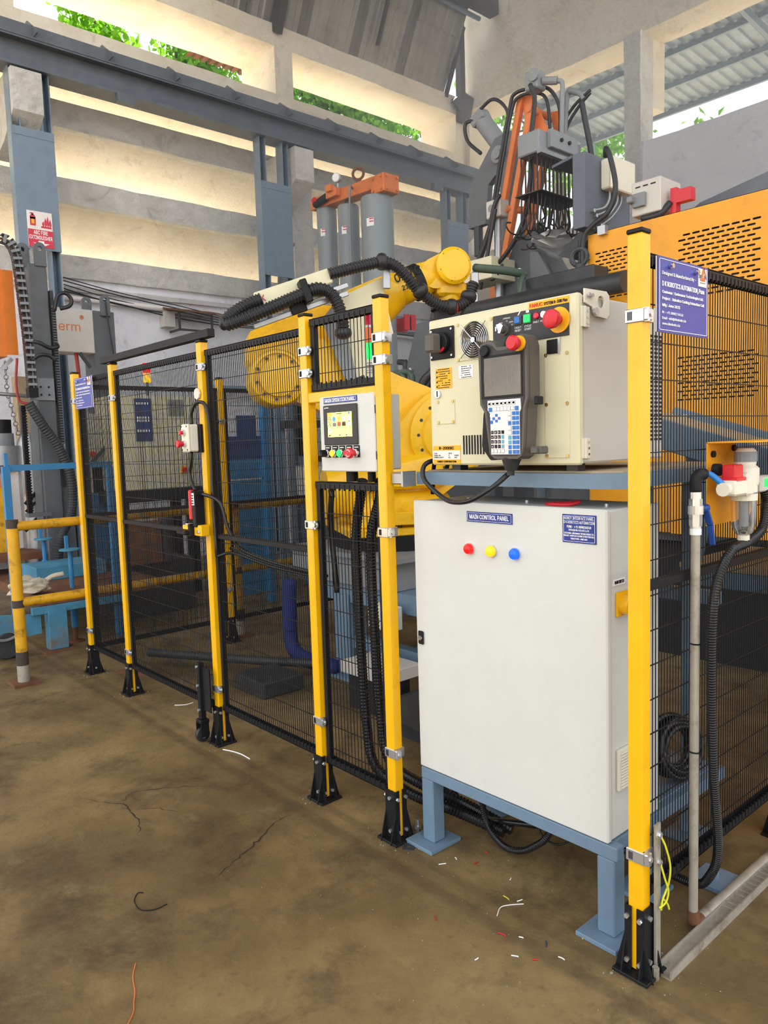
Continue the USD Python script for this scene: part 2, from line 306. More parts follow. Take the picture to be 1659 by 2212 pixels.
for y0 in (.88, 4.56, 8.24):
    b = MB(); b.poly([(-8.6, 4.9), (-8.25, 5.0), (-7.85, 5.22), (-7.85, 5.66), (-8.6, 5.66)], (0, y0+.32, 0), X_, Z_, .32); wl.p('corbel', b, 'beamc')
# ---------------- back wall
wb = T('wall_back', 'rough plastered end wall with two tall openings', kind='structure')
YB = 8.95
wb.p('gable', rough_box(-8.75, 4, YB, 9.55, 7.43, 13.0, .03, .3, 21), 'plaster', smooth=30)
wb.p('corner_pier', rough_box(-9.0, -8.5, YB-.02, 9.55, 0, 7.43, .012), 'plaster', smooth=30)
wb.p('pillar', rough_box(-5.36, -5.09, YB-.06, 9.25, 0, 7.45, .02, seed=5), 'beamc', smooth=30)
wb.p('pillar_fin', rough_box(-5.36, -5.09, 9.25, 9.6, 6.45, 7.45, .01), 'plaster', smooth=30)
wb.p('lower_wall', rough_box(-8.6, -5.3, YB, 9.25, 0, 4.9, .012, .4), 'plaster', smooth=30)
wb.p('infill_wall', rough_box(-5.1, 4, YB, 9.25, 0, 5.86, .02, .3, 9), 'white', smooth=30)
# ---------------- roofs
def corrug(x0, x1, y0, y1, zf, axis, pitch=.2, h=.035):
    """trapezoid ridges run along `axis`; zf(x,y) = height."""
    b = MB(); a0, a1 = (y0, y1) if axis == 'x' else (x0, x1); pr = []
    t = a0
    while t < a1-1e-6:
        for q, zz in ((0, 0), (.5, 0), (.62, h), (.88, h)): pr.append((t+q*pitch, zz))
        t += pitch
    pr.append((t, 0)); V = []
    for (a, zz) in pr:
        for c in ((x0, x1) if axis == 'x' else (y0, y1)):
            x, y = (c, a) if axis == 'x' else (a, c); V.append((x, y, zf(x, y)+zz))
    n = len(pr); V = np.array(V); W_ = V+[0, 0, .004]; F = []
    for i in range(n-1):
        q = [2*i, 2*i+1, 2*i+3, 2*i+2]; F += [[q[0], q[1], q[2]], [q[0], q[2], q[3]], [2*n+q[2], 2*n+q[1], 2*n+q[0]], [2*n+q[3], 2*n+q[2], 2*n+q[0]]]
    return b.add(np.vstack([V, W_]), F)
def zr(x, y): return 7.72+1.9*(x+8.72) if x < -8.1 else 8.9+.32*(x+8.1)
rf = T('ceiling', 'corrugated metal roof and steep cladding over the workshop', kind='structure')
for k in range(12): rf.p('cladding_sheet', corrug(-8.74, -8.12, -3.7+k*1.0, -3.7+(k+1)*1.0+.02, lambda x, y: 7.7+1.93*(x+8.72), 'x'), 'roofin')
for k in range(12): rf.p('roof_sheet', corrug(-8.3, -7.15, -3.7+k*1.0, -3.7+(k+1)*1.0+.02, lambda x, y: 8.95+1.93*(x+8.05), 'x'), 'roofin')
for k in range(12): rf.p('roof_sheet', corrug(-7.3, 2.4, -3.7+k*1.0, -3.7+(k+1)*1.0+.02, lambda x, y: 10.58+.2*(x+7.2), 'x'), 'roofin')
rf.p('purlin', MB().tube([(-8.06, -3.7, 8.78), (-8.06, 8.75, 8.78)], .04, 10, 0), 'steelblue'); rf.p('eaves_beam', MB().bar((-7.85, -3.7, 8.92), (-7.85, 8.9, 8.92), .2, .28), 'rustdark')
for x in (-6.3, -4.5, -2.7, -.9, .9): rf.p('purlin', MB().bar((x, -3.7, 10.4+.2*(x+7.2)), (x, 8.95, 10.4+.2*(x+7.2)), .07, .12), 'rustdark')
for y in (-3, 1.2, 4.85): rf.p('rafter', MB().bar((-8.62, y, 7.55), (-7.3, y, 10.1), .2, .12, up=(0, 1, 0)).bar((-7.3, y, 10.1), (2.4, y, 12.0), .12, .18), 'rustdark')
rf.p('rafter', MB().bar((-8.5, 6.75, 7.9), (-8.08, 6.75, 8.75), .05, .05, up=(0, 1, 0)), 'rustdark')
rf.p('tie_beam', MB().bar((-8.5, 8.72, 7.2), (-8.5, 8.72, 10.3), .12, .12, up=(0, 1, 0)), 'rustdark'); rf.p('tie_beam', MB().bar((-8.62, 8.45, 7.6), (-8.3, 8.6, 8.7), .06, .06, up=(0, 1, 0)), 'rustdark'); rf.p('gutter_bracket', MB().hullp([(-8.62, 8.6, 7.6), (-8.35, 8.9, 7.6), (-8.5, 8.5, 7.5), (-8.45, 8.9, 7.2), (-8.5, 8.8, 7.75)]), 'rustdark')
za = lambda x, y: 8.15-.07*(y-9.5)
ra = T('ceiling', 'blue-grey corrugated annex roof beyond the end wall', kind='structure')
for k in range(12): ra.p('roof_sheet', corrug(-9+k*1.0, -9+(k+1)*1.0-.004, 9.5, 13.1, za, 'y'), 'roofblue')
for y in (9.9, 11.0, 12.0, 12.95): ra.p('purlin', MB().bar((-9, y, za(0, y)-.06), (3, y, za(0, y)-.06), .06, .09), 'steelblue')
for x in (-8.6, -4.3, -.6): ra.p('rafter', MB().bar((x, 9.5, za(x, 9.5)-.15), (x, 13.05, za(x, 13.05)-.15), .07, .12).bar((x, 12.9, za(x, 12.9)-.1), (x, 11.6, 7.2), .05, .05), 'steelblue')
for x in (-8.6, -4.3, -.6): ra.p('annex_column', B(x-.06, x+.06, 12.9, 13.02, -.1, za(x, 12.9)-.15), 'steelblue')
# old roof edge outside the first opening
T('canopy', 'rusty corrugated canopy edge outside the high opening', 'canopy').p('roof_sheet', corrug(-12.3, -11.7, 5.35, 6.6, lambda x, y: 8.82+.12*(x+12), 'x', .16, .04), 'rustbrown')
# ---------------- trees outside
M['leaf'] = usdkit.material(stage, '/World/Looks/leaf_green', {'oi': ('geometry', {}), 'r': ('rgb_ramp', {'ramp': [(0, tuple(lin((105, 160, 35)))), (.5, tuple(lin((165, 205, 60)))), (1, tuple(lin((215, 230, 100))))]}),
    'd': ('principled_bsdf', {'roughness': .5}), 't': ('translucent_bsdf', {}), 'm': ('mix_closure', {'fac': .62})},
    [('oi.random_per_island', 'r.fac'), ('r.color', 'd.base_color'), ('r.color', 't.color'), ('d.BSDF', 'm.closure1'), ('t.BSDF', 'm.closure2')], surface='m.closure')
M['bark'] = mat('bark', (96, 80, 62), .9, var=.3)
def tree(c, R, n, label, seed, size=.2):
    g = np.random.default_rng(seed); c = np.asarray(c, float); R = np.asarray(R, float); t = T('leafy_tree', label, 'tree', (c[0], c[1], -.13), 'trees beyond the workshop walls')
    br = MB(); br.tube([(c[0], c[1], -.13), (c[0]+.1, c[1], c[2]*.5), (c[0], c[1], c[2])], .16, 8); tips = []
    for k in range(26):
        d = nrm(g.normal(size=3)); e = c+R*d*g.uniform(.45, .95); br.tube([c-[0, 0, R[2]*.5*g.random()], (c+e)/2+g.normal(size=3)*.2, e], .03, 5, 4); tips.append(e)
    t.p('trunk', br, 'bark', smooth=40)
    k = g.integers(0, len(tips), n); P = np.array(tips)[k]+g.normal(size=(n, 3))*R*.17
    a = g.normal(size=(n, 3)); a[:, 2] -= .5; a /= np.linalg.norm(a, axis=1)[:, None]; b = np.cross(a, g.normal(size=(n, 3))); b /= np.linalg.norm(b, axis=1)[:, None]
    nn = np.cross(a, b); s = size*g.uniform(.6, 1.3, n)[:, None]
    V = np.stack([P, P+a*s*.5+b*s*.33+nn*s*.06, P+a*s, P+a*s*.5-b*s*.33+nn*s*.06], 1).reshape(-1, 3); i = np.arange(n)[:, None]*4
    F = np.vstack([i+[0, 1, 2], i+[0, 2, 3]]); f = MB(); f.add(V, F); t.p('foliage', f, 'leaf', kind='stuff')
tree((-13.6, 5.2, 8.9), (1.2, 1.9, 1.5), 5000, 'bright green tree seen through the left high opening', 1)
tree((-13.6, 10.2, 9.1), (1.4, 2.4, 1.6), 5000, 'bright green tree seen through the second high opening', 2)
tree((-12.0, 16.6, 10.4), (2.2, 2.4, 3.2), 5000, 'tree behind the corner gap under the roof edge', 3)
tree((-7.2, 17.5, 7.4), (2.2, 2, 1.5), 5000, 'tree beyond the annex roof behind the spray machine', 4)
# ---------------- crane runway along the left wall
cr = T('crane_runway', 'long grey steel crane runway beam along the plastered wall', 'beam')
xb = -8.0
cr.p('web', B(xb-.01, xb+.01, -3.5, 8.42, 5.72, 6.0), 'darksteel'); cr.p('lower_flange', B(xb-.14, xb+.14, -3.5, 8.42, 5.69, 5.72), 'darksteel'); cr.p('upper_flange', B(xb-.16, xb+.16, -3.5, 8.42, 6.0, 6.025), 'darksteel')
cr.p('rail', B(xb+.02, xb+.09, -3.5, 8.42, 6.06, 6.12), 'steelblue'); cr.p('cable_angle', B(xb+.13, xb+.15, -3.5, 8.42, 5.98, 6.14), 'darksteel')
for k in range(14): cr.p('bracket', MB().poly([(0, 0), (.34, 0), (.34, .03), (.05, .24), (0, .24)], (xb-.06, -3+k*.83, 6.02), X_, Z_, .012), 'darksteel')
for y in (2.05, 7.3): cr.p('stop_plate', B(xb+.08, xb+.16, y, y+.22, 5.6, 5.7), 'darksteel')
def gantry_column(y0, y1, label, zt, zb):
    t = T('gantry_column', label, 'column', (-8, (y0+y1)/2, 0), 'columns under the crane runway')
    for y in (y0, y1-.1):
        b = MB(); b.bx(-8.08, -8.07, y, y+.1, 0, 5.69).bx(-8.07, -7.93, y, y+.01, 0, 5.69).bx(-8.07, -7.93, y+.09, y+.1, 0, 5.69); t.p('channel_leg', b, 'steelblue')
    t.p('plate', B(-7.925, -7.91, y0-.01, y1+.01, zb, zt), 'steelblue'); t.p('batten', B(-7.925, -7.905, y0-.01, y1+.01, zt, zt+.09), 'steelblue'); t.p('base_plate', B(-8.15, -7.85, y0-.05, y1+.05, 0, .02), 'steelblue')
    return t
gantry_column(.87, 1.3, 'blue-grey gantry column carrying the fire extinguisher sign', 4.98, 3.78)
gantry_column(4.03, 4.5, 'blue-grey gantry column in the middle of the plastered wall', 5.02, 3.86)
gantry_column(7.68, 8.17, 'blue-grey gantry column nearest the corner', 5.1, 3.9)
# fire extinguisher sign
sg = T('fire_sign', 'red and white ABC fire extinguisher sign on gantry column', 'sign', (-7.9, 1.08, 3.8))
xs = -7.9
sg.p('board', B(xs-.008, xs, .955, 1.225, 3.8, 4.19, .003), 'pale'); sg.p('red_field', B(xs, xs+.002, .957, 1.223, 3.802, 3.99), 'redsign')
b = MB(); b.bx(xs, xs+.002, .985, 1.045, 4.03, 4.12).cyl((xs, 1.015, 4.12), (xs+.002, 1.015, 4.12), .03, n=14).bx(xs, xs+.002, 1.003, 1.027, 4.14, 4.165).bx(xs, xs+.002, .985, 1.015, 4.155, 4.165); sg.p('extinguisher_print', b, 'redsign'); sg.p('yellow_tag', B(xs+.002, xs+.003, 1.0, 1.03, 4.05, 4.1), 'hazeyel')
b = MB()
for y, h in ((1.12, .06), (1.145, .1), (1.17, .12), (1.195, .09)): b.poly([(0, 0), (.018, .02), (.012, h*.7), (.004, h), (-.01, h*.5)], (xs, y, 4.03), Y_, Z_, .002)
b.bx(xs, xs+.002, 1.1, 1.21, 4.015, 4.035); sg.p('flame_print', b, 'redsign')
b = MB().text('ABC FIRE', .04, (xs+.002, 1.09, 3.94), Y_, Z_, .15, True, True).text('EXTINGUISHER', .04, (xs+.002, 1.09, 3.885), Y_, Z_, .245, True, True)
b.poly([(-.03, .055), (.03, .055), (.03, .03), (.09, .03), (0, -.01), (-.09, .03), (-.03, .03)], (xs+.002, 1.09, 3.815), Y_, Z_, .0015); sg.p('lettering', b, 'wht')
# ---------------- safety fence: posts
PX = {1: -4.12, 2: -3.48, 3: -2.362, 4: -1.486, 5: -1.022, 6: 0.0}
HW = .0225
def clamp(t, c, z, two=False):
    x, y = c; b = MB(); b.bx(x-HW-.004, x+HW+.005, y-HW-.004, y+HW+.005, z-.018, z+.018, .002)
    b.bx(x+HW, x+HW+.018, y-HW+.002, y-HW+.008, z-.018, z+.018)
    q = t.p('clamp', b, 'zinc'); b = MB()
    for k in range(4): b.bx(x-HW*.75+k*.0035, x-HW*.75+k*.0035+.0012, y-HW-.0055, y-HW-.0035, z-.011, z+.011)
    t.p('stamped_slot', b, 'dim', parent=q); b = MB()
    if two: b.bx(x+HW+.004, x+HW+.016, y-HW-.002, y-HW+.026, z-.016, z+.016, .003).cyl((x+HW+.016, y-HW+.012, z), (x+HW+.022, y-HW+.012, z), .008, n=6)
    else: b.cyl((x+.034, y-.012, z), (x+.034, y-.026, z), .010, n=6).cyl((x+.034, y-.01, z), (x+.034, y-.014, z), .014, n=12)
    t.p('bolt', b, 'zinc', parent=q)
def post(name, c, label, clamps, slot, two=(), h=2.04, group=None):
    x, y = c; t = T(name, label, 'fence post', (x, y, 0), group); b = MB(); b.bx(x-HW, x+HW, y-HW, y+HW, .012, h, .004); t.p('tube', b, 'yellow')
    t.p('end_cap', B(x-HW-.001, x+HW+.001, y-HW-.001, y+HW+.001, h, h+.012, .003), 'black')
    # flared shoe of two folded plates that leaves a slot open
    U, V = (X_, Y_) if slot == 'y' else (Y_, X_); O = np.array([x, y, 0]); zt = .2
    for s in (-1, 1):
        b = MB(); w = HW+.003
        b.poly([(-w-.03, 0), (w+.03, 0), (w, zt*.55), (w, zt), (-w, zt), (-w, zt*.55)], O+U*s*w, V, Z_, .004*(1 if s*np.cross(V, Z_)@U > 0 else -1))
        for k in (-1, 1):
            P = [(.008, 0), (w+.034, 0), (w+.003, zt*.6), (w+.003, zt), (.008, zt)]
            b.poly([(s*p, q) for p, q in P], O+V*k*w, U, Z_, .004*(1 if k*np.cross(U, Z_)@V > 0 else -1))
        sh = t.p('shoe_plate', b, 'black'); b = MB()
        for z in (.04, .17):
            for k in (-1, 1): b.cyl(O+U*s*.02+V*k*(w+.004)+Z_*z, O+U*s*.02+V*k*(w+.012)+Z_*z, .0075, n=6)
            b.cyl(O+U*s*(w+.004)+Z_*z, O+U*s*(w+.012)+Z_*z, .0075, n=6)
        t.p('shoe_bolt', b, 'zinc', parent=sh, kind='stuff')
    t.p('anchor_plate', B(x-.055, x+.055, y-.055, y+.055, 0, .01, .002), 'black')
    for z in clamps: clamp(t, c, z, z in two)
    return t
post('fence_post', (PX[1], 0), 'yellow fence post at the far left end, beside a blue name board', (1.86, .3), 'y')
post('fence_post', (PX[2], 0), 'yellow fence post on the hinge side of the gate, under the header bar', (1.84, .27), 'x')
post('fence_post', (PX[3], 0), 'yellow fence post carrying the cream emergency stop box and red safety switch', (1.92, .29), 'x')
post('fence_post', (PX[4], 0), 'yellow fence post left of the main operation panel', (1.9, 1.81, 1.19, .35), 'x')
post('fence_post', (PX[5], 0), 'yellow fence post between the operation panel and the white cabinet', (1.9, 1.82, 1.19, .345), 'x', (1.9, 1.82, 1.19, .345))
post('fence_post', (PX[6], 0), 'nearest yellow corner post in front of the cream controller and white cabinet', (1.83, .35), 'y', (1.83, .35))
post('fence_post', (-4.12, 1.08), 'yellow fence post behind the mesh, standing inside the side fence corner', (1.72, .42), 'y')
post('fence_post', (-4.12, 3.08), 'far yellow fence post of the side fence behind the robot', (1.72, .42), 'y')
# ---------------- fence panels
def panel(name, label, o, d, L, z0, z1, mids=(), pitch=.0167, hp=.1, side=.022, group=None):
    """o: start (x,y); d: unit direction in plan; L: length."""
    o = np.array([o[0], o[1], 0.]); d = np.array([d[0], d[1], 0.]); nn = np.cross(d, Z_); t = T(name, label, 'fence panel', o, group); c = o+d*L/2
    def bar(s0, s1, za, zb, th, m, nm):
        b = MB(); b.box(o+d*(s0+s1)/2+Z_*(za+zb)/2, (s1-s0, th, zb-za), .002, d, -nn); return t.p(nm, b, m)
    bar(0, L, z1-.006, z1, .03, 'black', 'top_channel'); bar(0, L, z0, z0+.006, .03, 'black', 'bottom_channel')
    for s in (-1, 1):
        b = MB(); b.box(c+nn*s*.014+Z_*(z1-.014), (L, .002, .028), 0, d, -nn); t.p('channel_lip', b, 'black'); b = MB(); b.box(c+nn*s*.014+Z_*(z0+.014), (L, .002, .028), 0, d, -nn); t.p('channel_lip', b, 'black')
    for s0 in (0, L-side): bar(s0, s0+side, z0, z1, .024, 'black', 'side_frame')
    for zm in mids: bar(0, L, zm-.012, zm+.012, .03, 'black', 'mid_rail')
    b = MB(); k = side+pitch/2
    while k < L-side: b.box(o+d*k+Z_*(z0+z1)/2, (.0023, .0023, z1-z0-.006), 0, d, -nn); k += pitch
    t.p('vertical_wires', b, 'black', kind='stuff'); b = MB(); z = z0+.07
    while z < z1-.03: b.box(c+nn*.003+Z_*z, (L-side, .003, .003), 0, d, -nn); z += hp
    t.p('horizontal_wires', b, 'black', kind='stuff'); b = MB(); k = side+pitch/2
    while k < L-side: b.box(o+d*k+nn*.014+Z_*(z1-.022), (.006, .006, .024), 0, d, -nn).box(o+d*k+nn*.014+Z_*(z0+.022), (.006, .006, .024), 0, d, -nn); k += pitch*1.5
    t.p('wire_clips', b, 'black', kind='stuff'); return t
g = .008+HW
panel('mesh_fence', 'narrow black wire mesh panel at the left end with blue name board', (PX[1]+g, .01), (1, 0), PX[2]-PX[1]-2*g, .17, 2.0, (1.09,))
gate = panel('gate', 'black wire mesh gate under the header bar with caster at its foot', (PX[2]+g, .005), (1, 0), PX[3]-PX[2]-2*g, .17, 2.0, (1.09,))
panel('mesh_fence', 'black wire mesh panel between the gate and the operation panel', (PX[3]+g, .01), (1, 0), PX[4]-PX[3]-2*g, .18, 2.0, (1.08,))
panel('mesh_fence', 'small black wire mesh window panel above the operation panel', (PX[4]+g, .01), (1, 0), PX[5]-PX[4]-2*g, 1.735, 2.025, pitch=.021, side=.025)
panel('mesh_fence', 'tall black wire mesh panel below the operation panel', (PX[4]+g, .01), (1, 0), PX[5]-PX[4]-2*g, .17, 1.37, pitch=.021, hp=.1)
panel('mesh_fence', 'black wire mesh panel on the right with blue name board and air unit', (-.012, .03), (0, 1), .98, .2, 2.0, (1.1,))
post('fence_post', (-.012, 1.04), 'yellow fence post at the far end of the right mesh panel', (1.83, .35), 'y')
panel('mesh_fence', 'side mesh panel seen through the gate', (-4.12, g), (0, 1), 1.08-2*g, .17, 1.97, (1.09,))
panel('mesh_fence', 'side mesh panel beyond the rear yellow post, in front of the blue cabinet', (-4.12, 1.08+g), (0, 1), 3.08-1.08-2*g, .17, 1.97, (1.09,))
one('gate_header', MB().bx(-3.62, -2.26, -.02, .02, 2.055, 2.095, .003), 'black', 'black square header bar across the top of the gate posts', 'header bar')
one('crossbar', MB().bx(PX[4]+HW, PX[5]-HW, -.018, .018, 1.69, 1.73, .003), 'yellow', 'yellow crossbar between the two posts above the operation panel', 'crossbar')
# caster leg
t = T('caster_leg', 'black bolted leg with swivel caster under the gate edge', 'caster', (-2.45, -.05, 0))
t.p('leg', B(-2.465, -2.435, -.075, -.045, .12, .42, .003), 'black'); t.p('gusset_plate', B(-2.435, -2.36, -.058, -.052, .17, .4), 'black')
b = MB()
for z in (.17, .3, .4): b.cyl((-2.45, -.075, z), (-2.45, -.084, z), .008, n=6)
t.p('bolt', b, 'zinc', kind='stuff'); t.p('fork', MB().bx(-2.478, -2.422, -.085, -.035, .1, .12, .003).bx(-2.478, -2.472, -.085, -.04, .03, .1).bx(-2.428, -2.422, -.085, -.04, .03, .1), 'black')
w = t.p('wheel', MB().rev([(.02, 0), (.036, .002), (.038, .01), (.038, .018), (.036, .026), (.02, .028)], (-2.464, -.065, .038), X_, 24), 'rubber', smooth=40); t.p('hub', MB().cyl((-2.468, -.065, .038), (-2.432, -.065, .038), .017, n=16), 'zinc', parent=w)
# ---------------- name boards
def name_board(label, O, U, N, w, h):
    O, U, N = (np.asarray(a, float) for a in (O, U, N)); t = T('name_board', label, 'sign', O); b = MB()
    b.box(O+U*w/2+Z_*h/2-N*.004, (w, .006, h), .001, U, -N); t.p('backing', b, 'wht'); b = MB(); b.box(O+U*w/2+Z_*h/2, (w, .003, h), 0, U, -N); t.p('board', b, 'signblue')
    F = O+N*.002; b = MB(); e = .02*w; k = .006*w
    for a0, a1, c0, c1 in ((e, w-e, e, e+k), (e, w-e, h-e-k, h-e), (e, e+k, e, h-e), (w-e-k, w-e, e, h-e)): b.box(F+U*(a0+a1)/2+Z_*(c0+c1)/2, (a1-a0, .001, c1-c0), 0, U, -N)
    t.p('white_border', b, 'wht'); b = MB()
    for s, v, hh, ww, bold in (('Designed & Manufactured By -', .765, .045, .66, 0), ('D K ROBOTICS AUTOMATION, Pune', .615, .062, .84, 1), ('Customer : Endurance Technologies Ltd.', .52, .036, .82, 1), ('Project :  Robotics Casting Extraction Cell', .435, .036, .84, 1), ('Mfg : June 2025', .345, .036, .34, 1), ('M :- +91 88882 54518', .25, .034, .4, 0), ('Email- info@dkrobotics.in', .175, .034, .46, 0), ('www.dkrobotics.in', .1, .034, .34, 0)):
        b.text(s, hh*h, F+U*w*.07+Z_*h*v, U, Z_, ww*w, bool(bold))
    t.p('lettering', b, 'wht'); b = MB(); b.box(F+U*w*.87+Z_*h*.84, (w*.17, .002, h*.25), 0, U, -N); lg = t.p('logo_patch', b, 'pale'); b = MB(); LO = F+N*.0015+U*w*.87+Z_*h*.8
    for p in ([(-.055, 0), (.055, 0), (.04, .03), (-.04, .03)], [(-.03, .03), (.0, .03), (.035, .12), (.01, .14)], [(.01, .14), (.035, .12), (.07, .05), (.055, .045)]): b.poly([(x*w, y*w) for x, y in p], LO, U, Z_, .001)
    t.p('logo_arm', b, 'orange', parent=lg); b = MB(); b.text('DK', .05*h, LO-U*w*.075+Z_*h*.03, U, Z_, .05*w).text('RA', .05*h, LO+U*w*.03+Z_*h*.03, U, Z_, .045*w).box(LO-Z_*h*.03, (w*.11, .001, h*.008), 0, U, -N); t.p('logo_lettering', b, 'mgrey', parent=lg); b = MB()
    for a in (.21, .72): b.cyl(F+U*w*a+Z_*h*.89, F+U*w*a+Z_*h*.89+N*.012, .007*w/.28, n=10)
    t.p('fixing_bolt', b, 'chrome')
name_board('blue name board on the left end mesh panel, far from the camera', (-4.04, -.03, 1.8), X_, -Y_, .29, .2)
name_board('blue name board bolted to the right mesh panel beside the nearest post', (.012, .075, 1.795), Y_, X_, .285, .2)
# ---------------- emergency stop box, safety switch and cables on the third post
px = -2.40
t = T('stop_button_box', 'cream push button box with two red buttons on the third post', 'button box', (px, -.06, 1.57))
t.p('body', B(px-.034, px+.034, -.085, -.04, 1.505, 1.64, .006), 'creambox'); t.p('lid', B(px-.036, px+.036, -.1, -.083, 1.503, 1.642, .006), 'creambox')
t.p('mounting_bracket', B(px-.03, px+.05, -.04, -.022, 1.5, 1.64, .003), 'black', label='black mounting bracket')
for z, r, l, nm in ((1.6, .013, .014, 'push_button'), (1.545, .019, .03, 'mushroom_button')):
    q = t.p('button_collar', MB().cyl((px, -.1, z), (px, -.112, z), .016, n=18), 'zinc'); b = MB(); b.cyl((px, -.112, z), (px, -.112-l*.5, z), r*.7, n=18).cyl((px, -.112-l*.5, z), (px, -.112-l, z), r, n=18, b=.003); t.p(nm, b, 'red', parent=q, smooth=35)
b = MB()
for x in (-.026, .026):
    for z in (1.515, 1.63): b.cyl((px+x, -.1, z), (px+x, -.1015, z), .004, n=8)
t.p('screw', b, 'dim')
t = T('safety_switch', 'red and black gate interlock switch with yellow bolt bracket on third post', 'safety switch', (px, -.07, 1.1))
t.p('red_cover', B(px-.02, px+.006, -.09, -.05, 1.165, 1.315, .006), 'red'); t.p('body', B(px+.006, px+.04, -.085, -.03, 1.13, 1.31, .004), 'black'); t.p('rating_label', B(px+.012, px+.036, -.0865, -.085, 1.24, 1.3), 'wht', label='white rating label'); b = MB()
for i in range(3):
    for j in range(4): b.bx(px+.014+i*.007, px+.018+i*.007, -.0875, -.0865, 1.245+j*.013, 1.252+j*.013)
t.p('label_print', b, 'dim'); t.p('bracket', MB().bx(px+.0, px+.075, -.075, -.028, 1.085, 1.14, .003).bx(px-.075, px-.01, -.1, -.05, 1.115, 1.138, .003), 'yellow'); t.p('handle', MB().bx(px-.1, px-.005, -.125, -.075, 1.09, 1.112, .006).bx(px-.02, px, -.1, -.045, 1.08, 1.145, .003), 'black')
t.p('bolt_tongue', MB().bx(px+.035, px+.062, -.083, -.074, 1.1, 1.115, .003).bx(px-.07, px-.015, -.085, -.06, 1.138, 1.144), 'zinc')
one('switch_cable', MB().tube([(-2.395, -.06, 1.64), (-2.395, -.06, 1.69), (-2.36, -.045, 1.745), (-2.31, -.02, 1.72), (-2.305, -.01, 1.55), (-2.31, -.01, 1.3), (-2.3, -.01, .98)], .009, 10), 'gloss', 'glossy black cable arching over the cream button box and down the post', 'cable', smooth=True)
one('switch_cable', MB().tube([(-2.395, -.07, 1.505), (-2.4, -.07, 1.46), (-2.42, -.07, 1.4), (-2.41, -.07, 1.35), (-2.395, -.06, 1.31)], .009, 10), 'gloss', 'short black cable joining the button box to the red safety switch', 'cable', smooth=True)
one('switch_cable', MB().tube([(-2.365, -.05, 1.29), (-2.3, -.05, 1.29), (-2.22, -.02, 1.25), (-2.19, 0, 1.12), (-2.13, .03, 1.03), (-1.9, .04, .99), (-1.6, .04, .975), (-1.5, .05, .97)], .009, 10).tube([(-2.3, -.01, .98), (-2.2, .03, 1.0), (-1.9, .045, .965), (-1.5, .06, .95)], .008, 8).tube([(-2.25, .04, 1.02), (-1.9, .05, .975), (-1.5, .07, .96)], .008, 8), 'gloss', 'bundle of black cables along the mid rail behind the mesh', 'cable bundle', smooth=True)
one('reflector_disc', MB().cyl((-2.378, -.026, 1.79), (-2.378, -.034, 1.79), .028, n=8), 'creambox', 'pale octagonal plastic pad stuck on the third yellow post', 'pad')
# ---------------- stand with platform
t = T('cabinet_stand', 'grey-blue welded steel stand carrying the white cabinet and cream controller', 'stand', (-.53, .4, 0))
t.p('platform', MB().poly([(-.93, .07), (-.2, .07), (-.1, .11), (-.1, .85), (-.93, .85)], (0, 0, 1.365), X_, Y_, .045), 'blueframe'); t.p('tan_board', MB().poly([(-.9, .1), (-.21, .1), (-.13, .14), (-.13, .83), (-.9, .83)], (0, 0, 1.41), X_, Y_, .006), 'wood', label='raw board on the platform top')
for x0, y0 in ((-.93, .05), (-.17, .05)):
    lg = t.p('short_leg', B(x0, x0+.06, y0, y0+.06, .015, .256, .004), 'blueframe'); t.p('foot_plate', B(x0-.045, x0+.095, y0-.05, y0+.11, 0, .015, .002), 'blueframe', parent=lg)
for x0, y0 in ((-.93, .78), (-.28, .78), (-.218, .335), (-.93, .45)):
    lg = t.p('tall_leg', B(x0, x0+.05, y0, y0+.05, .015, 1.365, .004), 'blueframe'); t.p('foot_plate', B(x0-.045, x0+.095, y0-.05, y0+.1, 0, .015, .002), 'blueframe', parent=lg)
t.p('front_rail', B(-.93, -.1, .05, .09, .257, .3, .003), 'blueframe'); t.p('side_rail', MB().bx(-.17, -.13, .09, .83, .256, .299, .003), 'blueframe'); t.p('side_rail', B(-.93, -.89, .09, .83, .256, .299, .003), 'blueframe'); t.p('rear_rail', B(-.93, -.2, .79, .83, .255, .3, .003), 'blueframe')
t.p('lower_shelf', B(-.9, -.16, .4, .8, .3, .306), 'blueframe'); t.p('mid_rail', B(-.93, -.15, .79, .83, .9, .95, .003), 'blueframe')
one('platform_bracket', MB().bx(-.995, -.935, .0, .06, 1.366, 1.412, .006).bx(-.94, -.93, .0, .065, 1.36, 1.415), 'steel', 'grey square tube bracket joining the post to the blue platform', 'bracket')
